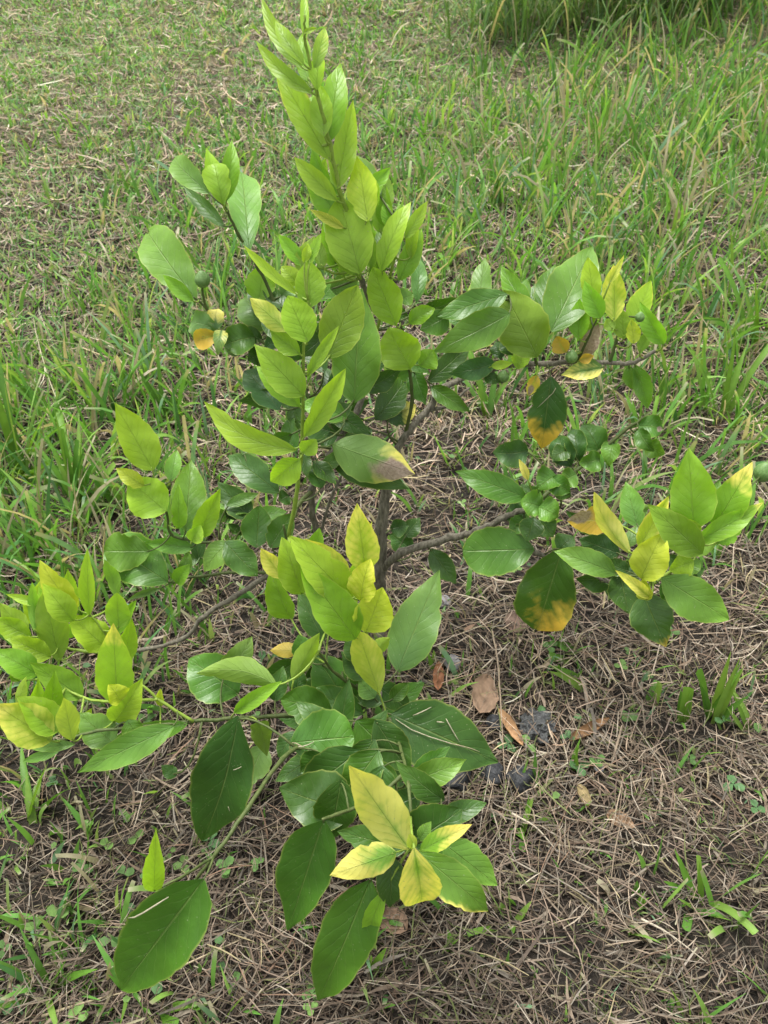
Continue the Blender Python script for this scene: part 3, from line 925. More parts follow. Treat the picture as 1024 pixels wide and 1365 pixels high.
# right upper branch
leaves([
    (676, 392, 582, 422, 40, 'g', .10, dict(k=.4, roll=.3, cup=.1)),
    (680, 418, 576, 470, 50, 'm', .085, dict(k=.4, roll=-.2, cup=.1, bend=.3)),
    (598, 420, 560, 440, 36, 'g', .09),
    (716, 476, 671, 387, 72, 'o', .085, dict(rnd=.3, roll=.05, cup=.15)),
    (735, 442, 790, 329, 68, 'm', .10, dict(roll=.0, cup=.22)),
    (708, 422, 668, 354, 34, 'm', .115), (704, 470, 672, 395, 30, 'm', .11),
    (792, 402, 784, 343, 28, 'l', .11), (819, 428, 818, 353, 34, 'y', .085, dict(ya=.35)), (812, 378, 832, 340, 10, 'y', .10, dict(ya=.4)),
    (801, 424, 779, 374, 29, 'L', .08), (771, 452, 773, 398, 30, 'L', .105),
    (842, 436, 868, 374, 32, 'l', .10, dict(ye=.95)), (886, 458, 853, 402, 27, 'L', .085, dict(bend=.8)),
    (832, 452, 828, 410, 26, 'l', .085), (845, 458, 842, 425, 20, 'y', .08), (818, 440, 808, 425, 18, 'l', .08), (852, 470, 866, 440, 16, 'L', .09),
    (754, 470, 742, 448, 25, 'y', .10, dict(ya=1.0, org=True, rnd=.6)),
    (775, 478, 798, 432, 24, 'o', .115, dict(ya=1., org=True, br=(.5, 0, 1.2), cup=.6)), (772, 480, 792, 474, 14, 'y', .10, dict(ya=1., org=True)),
    (804, 490, 748, 500, 28, 'm', .10, dict(yt=-.2, ya=.05, s1=-.3, roll=.3)),
    (735, 502, 722, 598, 54, 'b', .095, dict(yt=.5, org=True, k=.1, cup=.12, bend=.2, rnd=.2, roll=0.0)),
    (716, 500, 704, 528, 18, 'y', .10, dict(ya=.6, org=True, br=(.8, 0, .5))),
    (660, 484, 598, 498, 32, 'b', .11), (690, 492, 702, 462, 24, 'l', .10), (655, 488, 684, 484, 13, 'l', .10), (645, 500, 668, 510, 18, 'd', .12),
    (693, 470, 672, 446, 30, 'd', .12, dict(bend=1.4)), (700, 475, 690, 460, 24, 'g', .12), (668, 478, 662, 455, 22, 'd', .125),
    (838, 488, 846, 520, 22, 'm', .10, dict(k=.1)), (846, 486, 864, 545, 26, 'm', .10, dict(k=.1, cup=.5)),
])
# right lower twig, curled leaves
leaves([
    (704, 600, 657, 603, 39, 'b', .03, dict(bend=1.15, cup=.5, wave=.11, k=.3)),
    (702, 664, 607, 628, 39, 'g', -.01, dict(k=.5, bend=.5)),
    (704, 640, 692, 612, 11, 'y', .0, dict(ya=.9)),
    (762, 622, 746, 580, 35, 'b', .03, dict(bend=1.15, cup=.5, wave=.11)), (772, 615, 766, 572, 30, 'd', .035, dict(bend=1.15, cup=.5, wave=.11)),
    (800, 606, 776, 566, 35, 'g', .05, dict(bend=1.15, cup=.5, wave=.11)), (800, 612, 772, 618, 30, 'g', .025, dict(bend=1.15, cup=.5, wave=.11)), (818, 590, 812, 622, 26, 'm', .05, dict(bend=1.15, cup=.5, wave=.11)),
    (768, 632, 748, 642, 30, 'm', .02, dict(bend=1.0)), (758, 600, 735, 612, 26, 'd', .04),
    (850, 568, 884, 572, 32, 'g', .045, dict(bend=1.15, cup=.5, wave=.11, br=(.85, .2, .25))), (852, 572, 872, 602, 23, 'g', .04, dict(bend=1.15, cup=.5, wave=.11)), (862, 590, 886, 606, 26, 'm', .05, dict(bend=1.15, cup=.5, wave=.11)),
    (742, 634, 716, 652, 35, 'g', .0, dict(bend=1.15, cup=.5, wave=.11)), (732, 640, 760, 656, 30, 'g', -.005, dict(bend=1.15, cup=.5, wave=.11)), (740, 650, 762, 662, 23, 'd', .005),
    (722, 676, 694, 668, 37, 'm', -.025, dict(bend=1.2, cup=.55, wave=.11)), (718, 676, 744, 690, 35, 'm', -.03, dict(bend=1.2, cup=.55, wave=.11)),
    (712, 690, 702, 722, 35, 'd', -.02), (720, 690, 738, 716, 35, 'd', -.015), (700, 685, 672, 690, 32, 'd', .0), (700, 690, 680, 712, 30, 'g', -.01),
    (712, 732, 617, 735, 66, 'g', -.04, dict(rnd=.8, k=.5, ye=1.15, cup=.12, roll=0)),
    (750, 730, 716, 840, 78, 'g', -.05, dict(rnd=.8, yt=.45, s1=-.55, org=True, k=.15, cup=.1, roll=0, bend=.25)),
    (574, 732, 608, 778, 32, 'd', .02), (552, 735, 520, 712, 30, 'b', .06),
    (745, 735, 765, 715, 30, 'd', -.02),
])
# right lower shoot
leaves([
    (818, 694, 756, 694, 40, 'y', -.06, dict(ya=1.0, org=True, br=(.75, .4, .5), cup=.15)),
    (840, 738, 792, 656, 27, 'y', -.115, dict(ya=.75, cup=.6, lat=.08)),
    (850, 702, 834, 642, 34, 'm', -.07), (856, 690, 850, 668, 26, 'p', -.06),
    (852, 730, 892, 661, 28, 'y', -.11, dict(ye=.7, cup=.5)),
    (925, 704, 918, 597, 62, 'L', -.10, dict(roll=0, cup=.2, bend=.2)),
    (952, 702, 1003, 616, 48, 'L', -.09, dict(yt=.55, cup=.3, roll=.1)), (945, 690, 960, 640, 20, 'm', -.075),
    (925, 722, 1017, 670, 30, 'L', -.10, dict(bend=.6, cup=.45, yt=.8)),
    (936, 738, 864, 672, 48, 'o', -.115, dict(cup=.2, bend=.5)), (930, 715, 905, 690, 24, 'l', -.105),
    (872, 770, 868, 690, 40, 'l', -.115), (855, 772, 884, 710, 50, 'y', -.13, dict(rnd=.5, cup=.45)),
    (822, 765, 739, 735, 36, 'm', -.10, dict(bend=.5)), (826, 738, 772, 718, 40, 'b', -.075),
    (866, 796, 820, 760, 17, 'y', -.14, dict(ya=.45, cup=.6)), (838, 762, 805, 748, 26, 'd', -.09),
    (826, 762, 838, 818, 48, 'd', -.085), (858, 792, 888, 862, 60, 'd', -.11, dict(yt=.78, org=True, roll=.1)),
    (882, 770, 972, 826, 60, 'm', -.12, dict(k=.6, cup=.15)), (925, 748, 892, 760, 32, 'l', -.11), (880, 780, 908, 800, 30, 'g', -.12), (905, 765, 935, 748, 24, 'm', -.10),
    (862, 800, 858, 770, 22, 'y', -.14, dict(ya=.2)),
])
# left twig
leaves([
    (204, 627, 153, 537, 50, 'l', -.02, dict(roll=.1)), (221, 682, 172, 640, 58, 'l', -.04, dict(rnd=.6, roll=0)),
    (192, 648, 155, 624, 24, 'y', -.03), (228, 642, 236, 600, 22, 'm', -.01),
    (248, 708, 255, 613, 48, 'm', -.02, dict(cup=.35)), (238, 705, 238, 645, 22, 'L', -.03, dict(cup=.4)), (263, 718, 294, 651, 32, 'l', -.04, dict(cup=.4)), (256, 722, 268, 700, 24, 'l', -.045),
    (334, 692, 290, 642, 38, 'd', -.0), (342, 730, 346, 674, 44, 'g', -.05, dict(rnd=.6)), (360, 730, 390, 684, 38, 'g', -.055, dict()),
    (300, 722, 344, 768, 42, 'd', -.04), (306, 722, 272, 762, 34, 'm', -.035),
    (200, 735, 139, 735, 52, 'm', -.03, dict(rnd=.7)), (224, 776, 144, 724, 66, 'g', -.05, dict(rnd=.7, roll=0, cup=.15)),
    (258, 730, 194, 724, 24, 'm', -.025, dict(cup=.4)), (240, 770, 252, 735, 20, 'm', -.03), (236, 778, 253, 752, 22, 'L', -.04), (215, 784, 170, 800, 9, 'p', -.03, dict(cup=.6)),
    (318, 700, 310, 712, 26, 'd', .0), (302, 690, 322, 670, 26, 'd', .01),
])
# far left shoots
leaves([
    (102, 812, 53, 747, 37, 'y', -.11, dict(ya=.12)), (98, 828, 57, 778, 36, 'l', -.125), (119, 820, 117, 731, 22, 'l', -.12),
    (79, 882, 58, 785, 44, 'l', -.135, dict(roll=0)), (46, 842, 43, 776, 15, 'L', -.13, dict(cup=.5)), (52, 805, 8, 792, 13, 'l', -.11),
    (140, 864, 90, 820, 44, 'l', -.13), (158, 838, 156, 790, 34, 'l', -.12, dict(rnd=.4)), (166, 882, 176, 824, 28, 'l', -.125), (150, 848, 182, 800, 20, 'L', -.115),
    (36, 848, 0, 804, 28, 'l', -.12), (42, 850, -8, 824, 32, 'l', -.125), (68, 876, 14, 850, 34, 'l', -.145, dict(rnd=.5)),
    (156, 938, 151, 831, 52, 'l', -.24, dict(yt=.68, roll=0)), (152, 962, 190, 904, 40, 'l', -.25, dict(cup=.4)), (160, 935, 145, 912, 30, 'y', -.255, dict(ya=.1)),
    (50, 900, -8, 868, 38, 'L', -.17), (110, 930, 40, 883, 40, 'L', -.19, dict(roll=0)), (30, 905, 10, 890, 24, 'L', -.17),
    (68, 988, -8, 938, 60, 'y', -.29, dict(ya=.25, yt=.6, roll=0)), (78, 975, 22, 928, 46, 'l', -.28), (97, 988, 85, 930, 32, 'y', -.295, dict(ya=.1)),
    (152, 992, 104, 950, 48, 'm', -.27, dict()), (170, 960, 185, 985, 30, 'm', -.26),
    (232, 968, 103, 1030, 42, 'm', -.27, dict(k=.6, cup=.3, bend=.3)), (250, 965, 150, 985, 28, 'm', -.255, dict(k=.5)), (100, 992, 40, 998, 16, 'm', -.28), (220, 970, 168, 1000, 26, 'p', -.26),
    (214, 942, 214, 918, 11, 'y', -.24), (80, 1000, 30, 1015, 14, 'm', -.27),
    (318, 925, 252, 878, 70, 'g', -.20, dict(rnd=.6, roll=.0, bend=.5)), (296, 905, 336, 848, 40, 'p', -.195, dict(bend=.6, roll=.4)), (370, 915, 262, 898, 36, 'o', -.235, dict(lat=-.1, bend=.4, flip=True)),
    (312, 950, 376, 908, 22, 'L', -.25, dict(cup=.5)),
])
# central shoot
leaves([
    (487, 760, 476, 671, 46, 'y', -.185, dict(ya=.35, ye=.85, roll=0)), (490, 755, 496, 695, 14, 'y', -.175, dict(ya=.5)), (482, 802, 494, 745, 40, 'y', -.20, dict(ya=.25, rnd=.5)),
    (468, 768, 406, 718, 28, 'y', -.18, dict(ya=.65)), (378, 772, 348, 731, 26, 'y', -.17, dict(ya=.7)),
    (402, 792, 376, 716, 46, 'l', -.185, dict(roll=.1)), (468, 800, 386, 714, 54, 'l', -.195, dict(roll=0)), (474, 852, 399, 750, 60, 'L', -.215, dict(roll=0, cup=.2)),
    (488, 842, 510, 783, 54, 'y', -.21, dict(rnd=.5, ya=.1)), (530, 895, 586, 760, 66, 'p', -.17, dict(roll=0, cup=.12, bend=.2)),
    (506, 924, 477, 841, 44, 'y', -.23, dict(ya=.22, roll=0)), (432, 855, 398, 788, 34, 'd', -.17),
    (390, 908, 426, 844, 28, 'l', -.215, dict(cup=.5)), (396, 866, 360, 867, 22, 'y', -.16, dict(ya=1., org=True)), (408, 880, 398, 846, 32, 'g', -.19),
    (472, 952, 418, 868, 64, 'g', -.21, dict(cup=.3)), (442, 948, 374, 932, 54, 'g', -.235, dict(rnd=.5)), (484, 952, 415, 918, 38, 'g', -.225),
    (366, 935, 378, 888, 28, 'd', -.215), (395, 925, 400, 890, 26, 'd', -.21), (485, 905, 455, 868, 36, 'd', -.20), (480, 880, 462, 850, 30, 'd', -.19),
    (500, 930, 478, 905, 30, 'm', -.215), (512, 935, 470, 930, 22, 'd', -.215), (495, 870, 520, 850, 20, 'l', -.19), (520, 935, 545, 910, 22, 'g', -.2),
])
# front lower leaves
leaves([
    (388, 990, 472, 982, 76, 'g', -.295, dict(rnd=.7, roll=0, k=.5, cup=.1)), (522, 952, 664, 1016, 96, 'd', -.235, dict(roll=0, k=.5, cup=.08, bend=.3)),
    (475, 960, 534, 1012, 60, 'g', -.26), (532, 1052, 458, 1016, 46, 'g', -.345), (545, 1042, 622, 1012, 38, 'm', -.36, dict(cup=.4)), (550, 1035, 600, 995, 26, 'g', -.345),
    (318, 955, 270, 1120, 84, 'd', -.27, dict(k=.35, cup=.32, roll=.1, lat=-.03)), (345, 962, 356, 1008, 30, 'o', -.26), (352, 992, 326, 1052, 40, 'p', -.20), (395, 975, 372, 1010, 26, 'd', -.28),
    (470, 1085, 372, 1050, 82, 'd', -.38, dict(k=.5)), (480, 1000, 396, 1062, 62, 'd', -.32), (505, 1000, 462, 1062, 54, 'g', -.325), (500, 960, 545, 1030, 50, 'd', -.285), (460, 955, 400, 905, 50, 'd', -.205), (455, 1040, 440, 1118, 60, 'd', -.37, dict(k=.4)), (432, 1092, 384, 1240, 76, 'g', -.415, dict(k=.4, roll=.1, cup=.36, ov=True)),
    (494, 1172, 424, 1334, 76, 'g', -.44, dict(k=.35, roll=-.1, cup=.34, bend=.3, ov=True)),
    (510, 1020, 500, 1075, 50, 'd', -.34), (560, 1060, 520, 1075, 40, 'd', -.37), (500, 985, 470, 1030, 40, 'd', -.30), (430, 1005, 400, 1030, 40, 'd', -.32), (235, 1035, 215, 1020, 20, 'd', -.29),
])
# bottom rosette
leaves([
    (546, 1132, 466, 1021, 64, 'L', -.455, dict(ya=.9, roll=0, cup=.2)), (528, 1136, 440, 1167, 46, 'L', -.45, dict(yt=.2, ye=.6, cup=.2)),
    (552, 1130, 562, 1202, 58, 'L', -.475, dict(ya=.7, cup=.4)), (560, 1135, 629, 1099, 28, 'L', -.455, dict(yt=.3, cup=.4)),
    (558, 1136, 651, 1214, 54, 'm', -.46, dict(ye=.85, s1=.6, roll=0)), (588, 1122, 663, 1180, 50, 'm', -.445, dict()),
    (545, 1122, 616, 1078, 72, 'd', -.42, dict()), (542, 1132, 450, 1108, 44, 'd', -.435), (520, 1140, 520, 1210, 44, 'd', -.435),
    (512, 1188, 492, 1246, 26, 'L', -.455, dict(k=.2)), (553, 1132, 545, 1112, 16, 'y', -.47, dict(ya=.3)), (560, 1120, 575, 1095, 20, 'm', -.44),
])
# lower left twig
leaves([
    (205, 1188, 208, 1104, 30, 'l', -.46, dict(roll=0)), (272, 1172, 161, 1319, 98, 'g', -.47, dict(k=.35, roll=0, cup=.38, bend=.25, ov=True)),
])


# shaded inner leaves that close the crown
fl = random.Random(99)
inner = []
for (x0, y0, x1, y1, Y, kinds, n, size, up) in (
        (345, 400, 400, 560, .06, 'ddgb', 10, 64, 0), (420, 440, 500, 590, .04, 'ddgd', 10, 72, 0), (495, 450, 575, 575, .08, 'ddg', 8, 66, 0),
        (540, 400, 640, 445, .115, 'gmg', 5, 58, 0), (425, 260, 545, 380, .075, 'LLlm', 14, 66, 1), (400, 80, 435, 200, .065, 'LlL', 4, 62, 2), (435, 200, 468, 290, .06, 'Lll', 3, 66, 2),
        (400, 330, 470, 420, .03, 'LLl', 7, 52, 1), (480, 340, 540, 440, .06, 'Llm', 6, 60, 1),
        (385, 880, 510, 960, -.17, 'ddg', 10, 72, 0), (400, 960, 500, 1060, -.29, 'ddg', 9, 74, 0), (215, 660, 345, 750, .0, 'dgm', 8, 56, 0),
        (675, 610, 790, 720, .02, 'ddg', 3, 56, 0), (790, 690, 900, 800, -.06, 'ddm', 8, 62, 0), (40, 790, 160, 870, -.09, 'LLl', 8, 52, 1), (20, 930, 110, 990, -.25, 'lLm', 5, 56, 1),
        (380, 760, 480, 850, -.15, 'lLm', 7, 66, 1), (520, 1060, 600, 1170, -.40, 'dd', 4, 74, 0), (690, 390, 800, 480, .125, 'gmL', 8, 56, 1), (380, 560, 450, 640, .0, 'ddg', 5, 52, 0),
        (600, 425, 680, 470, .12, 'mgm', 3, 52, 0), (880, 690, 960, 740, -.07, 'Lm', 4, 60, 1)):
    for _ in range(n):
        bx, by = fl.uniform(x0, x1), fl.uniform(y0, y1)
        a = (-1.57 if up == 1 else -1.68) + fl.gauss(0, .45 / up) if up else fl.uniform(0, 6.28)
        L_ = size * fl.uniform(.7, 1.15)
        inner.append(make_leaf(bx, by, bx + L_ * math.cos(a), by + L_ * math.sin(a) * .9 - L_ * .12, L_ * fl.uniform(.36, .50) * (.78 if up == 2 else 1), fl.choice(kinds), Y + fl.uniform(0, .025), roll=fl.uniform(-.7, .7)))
# past three hundred leaves: the half hidden ones become one part
bpy.context.view_layer.update()


def join(objs):
    with bpy.context.temp_override(active_object=objs[0], object=objs[0], selected_objects=objs, selected_editable_objects=objs):
        bpy.ops.object.join()
    return objs[0]


kids = {c.parent.name: c for c in tree.children_recursive if c.name.startswith('petiole')}
stalks = [kids[o.name] for o in inner if o.name in kids]
if inner[0].name not in kids: inner.insert(0, inner.pop(next(i for i, o in enumerate(inner) if o.name in kids)))
stalks.sort(key=lambda c: c.parent != inner[0])
join(stalks)
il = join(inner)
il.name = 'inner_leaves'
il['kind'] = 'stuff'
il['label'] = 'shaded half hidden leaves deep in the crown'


# young fruit
def fruit(px, py, rpx, Y, to=None, mat=None):
    p = at(px, py, Y)
    r = rpx / FPX * depth(p)
    bm = bmesh.new()
    bmesh.ops.create_uvsphere(bm, u_segments=14, v_segments=10, radius=r)
    for v in bm.verts:
        a = v.co.z / r
        if a > .8: v.co.z += r * .25 * (a - .8) * 5
        v.co *= 1 + .03 * mnoise.noise(v.co * 180)
    me = bpy.data.meshes.new('fruit'); bm.to_mesh(me); bm.free()
    me.polygons.foreach_set('use_smooth', [True] * len(me.polygons))
    o = link('fruit', me, tree, mat or M_fruit)
    o.location = p
    o.rotation_euler = (random.uniform(-.5, .5), random.uniform(-.5, .5), 0)
    best = min(BR, key=lambda q: (q[0] - p).length)[0]
    o.rotation_euler = (0, 0, 0)
    q = best - p
    st = link('stalk', tube_mesh('stalk', [Vector((0, 0, 0)), q * .5 + Vector((0, 0, .002)), q], [.0013, .0011, .0015], 6), o, M_twig)
    return o


fruit(270, 373, 10.5, .10); fruit(853, 423, 6.5, .08); fruit(762, 476, 8.5, .10); fruit(671, 502, 8, .11); fruit(1018, 630, 13, .02)
fruit(313, 462, 13, .085)

# ------------------------------------------------------------------ loose things on the lawn
def dead_leaf(px, py, Lpx, Wpx, ang, col, label, curl=.8, fold=.4, lift=.012, tiltx=0.0):
    p = ground_at(px, py)
    d = depth(p)
    Ln, Wd = Lpx / FPX * d, Wpx / FPX * d
    NT, NS = 10, 6
    V, Cc, F = [], [], []
    rs = random.Random(int(px * 7 + py))
    ph = rs.uniform(0, 6)
    for i in range(NT + 1):
        t = i / NT
        h = (t ** .6 * (1 - t) ** .7) / .44 if 0 < i < NT else .06
        a = curl * (t - .5)
        for j in range(NS + 1):
            s = -1 + 2 * j / NS
            x = (t - .5) * Ln * (1 - .15 * abs(curl) * (t - .5) ** 2)
            y = s * h * Wd * .5 * math.cos(fold * abs(s)) * (1 + .06 * math.sin(t * 31 + ph))
            z = abs(s) * h * Wd * .5 * math.sin(fold) + curl * Ln * .5 * (t - .5) ** 2 + .04 * Wd * math.sin(t * 13 + 4 * s + ph)
            V.append((x, y, z)); Cc.append(np.array(col) * np.array((.80, .84, .90)) * rs.uniform(.75, 1.2))
    for i in range(NT):
        for j in range(NS):
            a = i * (NS + 1) + j
            F.append((a, a + 1, a + NS + 2, a + NS + 1))
    o = link('dead_leaf', mesh_np('dead_leaf', np.array(V), np.array(F), np.array(Cc)), None, M_dead)
    o.location = p + Vector((0, 0, lift - .004))
    o.rotation_euler = (tiltx, rs.uniform(-.2, .2), ang)
    tag(o, label, 'dead leaf', 'dead leaves on the straw')
    return o


dead_leaf(642, 935, 62, 46, 1.3, (.36, .23, .14), 'broad tan dead leaf beside the big dark leaf, above the black stones', .5, .35, .02, .5)
dead_leaf(678, 980, 62, 26, -1.1, (.50, .29, .14), 'curled orange tan dead leaf left of the ashy lump', .8, .9, .018)
dead_leaf(783, 982, 72, 26, .55, (.30, .165, .075), 'long curled brown dead leaf right of the ashy lump', .7, .9, .015)
dead_leaf(525, 1232, 46, 40, -.7, (.36, .225, .14), 'tan dead leaf under the rosette of yellow edged leaves', .4, .2, .012)
dead_leaf(825, 1098, 40, 26, -.6, (.33, .20, .11), 'small brown dead leaf alone on the straw at lower right', .4, .3, .012)
dead_leaf(688, 834, 34, 34, 1.2, (.26, .17, .12), 'dull brown dead leaf under the yellowing leaf of the right branch', .4, .3, .012)
dead_leaf(584, 908, 46, 18, 1.5, (.30, .13, .06), 'narrow reddish brown dead leaf beside the grey stone', .5, .5, .014)
dead_leaf(775, 1068, 36, 26, 1.8, (.40, .30, .14), 'crumpled straw yellow dead leaf below the ashy lump', 1.2, .9, .014)
dead_leaf(325, 1062, 50, 34, 1.0, (.34, .24, .19), 'pinkish dead leaf under the lower left twig', .4, .3, .012)
dead_leaf(545, 1085, 40, 26, .4, (.30, .19, .11), 'brown dead leaf half hidden by the front leaves', .4, .3, .012)


def lump(name, px, py, rpx, squash, mat, label, cat, group=None, amp=.35, freq=1.6, sub=3, crumple=False):
    p = ground_at(px, py)
    r = rpx / FPX * depth(p)
    bm = bmesh.new()
    bmesh.ops.create_icosphere(bm, subdivisions=sub, radius=1)
    off = Vector((px * .13, py * .07, 3))
    for v in bm.verts:
        n = v.co.normalized()
        d = 1 + amp * mnoise.noise(n * freq + off) + amp * .4 * mnoise.noise(n * freq * 3 + off)
        if crumple: d += .25 * abs(mnoise.noise(n * 5 + off))
        v.co = n * d
        v.co.z *= squash
        v.co *= r
    me = bpy.data.meshes.new(name); bm.to_mesh(me); bm.free()
    o = link(name, me, None, mat)
    if crumple: me.polygons.foreach_set('use_smooth', [False] * len(me.polygons))
    else: me.polygons.foreach_set('use_smooth', [True] * len(me.polygons))
    o.location = p + Vector((0, 0, r * squash * .2 + .006))
    o.rotation_euler = (0, 0, px)
    tag(o, label, cat, group)


lump('stone', 606, 1040, 21, .6, M_black, 'black stone half under the big dark leaf, leftmost of three', 'stone', 'black stones')
lump('stone', 656, 1036, 16, .8, M_black, 'black stone in the middle of three, below the big dark leaf tip', 'stone', 'black stones')
lump('stone', 694, 1042, 18, .7, M_black, 'black stone with straw across it, rightmost of three', 'stone', 'black stones')
lump('stone', 660, 968, 12, .8, M_black, 'small black stone between the two tan dead leaves', 'stone', 'black stones')
lump('ashy_lump', 714, 974, 21, .6, M_char, 'crumbly charcoal grey lump lying in the straw right of the tree', 'lump', None, .45, 2.4, 4, True)
lump('stone', 602, 888, 12, .6, M_stone, 'pale grey stone in the straw above the big dark leaf', 'stone', 'grey stones')
lump('stone', 592, 806, 10, .6, M_stone, 'pale grey stone beside the pale upright leaf', 'stone', 'grey stones')
lump('stone', 798, 1027, 7, .6, M_stone, 'small grey pebble in the straw below the curled brown leaf', 'stone', 'grey stones')


# distinct grass tufts
def blade_mesh(base, Ln, Wd, lean, ld, droop, col, S=8, cut=False):
    V, F, Cc = [], [], []
    p = Vector(base); a = lean
    dx, dy = math.cos(ld), math.sin(ld)
    tw0 = random.uniform(-.7, .7)
    for i in range(S):
        t = i / (S - 1)
        a = lean + droop * t ** 1.4
        if i: p = p + Vector((math.sin(a) * dx, math.sin(a) * dy, math.cos(a))) * (Ln / (S - 1))
        n = Vector((math.cos(a) * dx, math.cos(a) * dy, -math.sin(a)))
        sv = Vector((-dy, dx, 0)) * math.cos(tw0 + t * .5) + n * math.sin(tw0 + t * .5)
        nn = sv.cross(Vector((math.sin(a) * dx, math.sin(a) * dy, math.cos(a))))
        w = Wd * (.55 + .45 * min(1, t * 4)) * (1 if cut else max(.05, 1 - max(0, t - .45) ** 1.5 * 2.3))
        V += [p - sv * w / 2, p + nn * w * .18, p + sv * w / 2]
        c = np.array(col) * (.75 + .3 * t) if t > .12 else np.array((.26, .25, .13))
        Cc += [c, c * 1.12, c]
    for i in range(S - 1):
        b = i * 3
        F += [(b, b + 1, b + 4, b + 3), (b + 1, b + 2, b + 5, b + 4)]
    return mesh_np('blade', np.array([tuple(v) for v in V]), np.array(F), np.array(Cc))


GC = [(.12, .27, .03), (.16, .31, .04), (.10, .23, .035), (.20, .34, .06)]


def tuft(px, py, n, hpx, wpx, label, spread=.35, dirs=None, group='grass tufts in the straw', cut=.3, stiff=False):
    p = ground_at(px, py)
    d = depth(p)
    t = bpy.data.objects.new('grass_tuft', None); C.objects.link(t); t.location = p
    tag(t, label, 'grass tuft', group)
    for i in range(n):
        ld = dirs[i % len(dirs)] + random.uniform(-.25, .25) if dirs else random.uniform(0, 6.28)
        me = blade_mesh((random.gauss(0, .006), random.gauss(0, .006), -.006), hpx / FPX * d * random.uniform(.6, 1.15) * 1.15,
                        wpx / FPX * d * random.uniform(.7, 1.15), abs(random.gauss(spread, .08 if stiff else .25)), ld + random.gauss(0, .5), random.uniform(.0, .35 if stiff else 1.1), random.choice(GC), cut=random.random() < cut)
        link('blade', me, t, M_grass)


tuft(945, 962, 7, 105, 11, 'tall grass tuft with wide blades at right under the pale green shoot', .22, [1.2, 2.2, .4, 1.7], stiff=True)
tuft(912, 960, 3, 70, 13, 'short upright grass tuft just left of the tall wide bladed tuft', .2, [1.9, 2.6, 1.2], stiff=True)
tuft(868, 940, 2, 42, 11, 'pair of short blunt blades left of the wide bladed tufts', .1, [1.5], cut=.9)
tuft(930, 1205, 9, 70, 10, 'spreading grass tuft with dry base near the lower right edge', .6)
tuft(785, 918, 3, 56, 11, 'leaning blades above the long curled brown leaf', .8, [2.7, 2.9])
tuft(765, 1028, 3, 46, 6, 'thin upright blade pair below the long curled brown leaf', .2, [1.4, 1.8])
tuft(775, 868, 3, 50, 12, 'blades leaning left under the yellow tipped leaf', .9, [2.6, 3.0])
tuft(670, 1235, 3, 50, 10, 'small leafy tuft right of the yellow rosette', .5)
tuft(598, 1265, 3, 36, 12, 'tiny tuft below the yellow rosette beside the tan dead leaf', .6)
tuft(490, 1310, 3, 50, 14, 'lime tuft behind the lowest hanging leaf', .5, [1.2, .4])
tuft(845, 1210, 3, 40, 12, 'small tuft of two round tipped blades at lower right', .6)
tuft(1000, 975, 6, 70, 8, 'thin tuft at the right edge beside the wide bladed tuft', .7, [3.0, 2.4])
tuft(60, 1320, 6, 90, 10, 'grass tuft in the lower left corner', .6)
tuft(45, 1100, 6, 100, 12, 'leaning grass tuft at the left edge below the yellow shoot', .7, [2.6, .6, 1.8])
tuft(215, 1345, 4, 60, 13, 'blades beside the tip of the lowest left leaf', .6, [-.6, -1.2, .2])
tuft(695, 1110, 5, 46, 12, 'low green tuft below the black stones', .9)
tuft(960, 560, 5, 120, 9, 'tall dark blades rising at right above the pale shoot', .3, [1.3, 2.0, 2.6, .8])
tuft(1005, 470, 6, 120, 9, 'long leaning blades at the right edge level with the upper branch', .45, [2.3, 1.9, 2.8])
tuft(110, 690, 12, 130, 11, 'dense tall tuft at left behind the left shoots', .3, [1.6, 2.4, .8, 3.0])
tuft(30, 640, 11, 125, 10, 'tall tuft at the left edge above the yellow shoots', .4, [1.2, .5, 2.2])
tuft(225, 560, 7, 85, 10, 'tuft of broad blades left of the curved lime leaf', .4, [.6, 1.5, 2.4])
tuft(650, 560, 6, 95, 9, 'tuft behind the curled leaves of the right branch', .35, [.9, 1.6, 2.3])
tuft(850, 590, 5, 80, 9, 'blades behind the curled leaf with the brown spot', .35, [.9, 1.6, 2.3])


def stalk_thing(spec, r, col, label, heads=False):
    pts = catmull([p if isinstance(p, Vector) else p for p in spec], 6)
    c0 = pts[0].copy()
    n = len(pts)
    me = tube_mesh('grass_stalk', [p - c0 for p in pts], [r * (1 - .6 * i / (n - 1)) for i in range(n)], 5)
    a = me.color_attributes.new('tint', 'FLOAT_COLOR', 'POINT')
    c4 = np.ones((len(me.vertices), 4), np.float32); c4[:, :3] = col; a.data.foreach_set('color', c4.ravel())
    o = link('grass_stalk', me, None, M_straw); o.location = c0
    tag(o, label, 'grass stalk', 'dry grass stalks')


def gz(px, py, h):
    p = ground_at(px, py); p.z += h; return p


stalk_thing([gz(100, 590, .02), gz(78, 545, .06), gz(65, 500, .09), gz(62, 480, .10)], .0014, (.50, .47, .30), 'pale curved stalk in the tall grass at left')
stalk_thing([gz(176, 706, .02), gz(145, 668, .05), gz(98, 628, .10)], .0014, (.52, .50, .30), 'pale straight stalk leaning in the tall grass beside the left shoot')
stalk_thing([gz(5, 502, .08), gz(70, 500, .085), gz(125, 500, .07)], .0011, (.42, .44, .22), 'thin level stalk at the left edge above the tall tuft')
stalk_thing([gz(180, 1325, .015), gz(240, 1300, .02), gz(330, 1255, .012)], .0017, (.40, .33, .22), 'long dry stalk under the lowest left leaf')
stalk_thing([gz(60, 1360, .012), gz(120, 1345, .02), gz(182, 1325, .012)], .0017, (.36, .30, .19), 'dry stalk at the bottom left corner')
stalk_thing([gz(850, 1235, .02), gz(885, 1255, .022), gz(940, 1290, .012)], .0015, (.50, .44, .34), 'pale dry stalk lying below the spreading tuft')
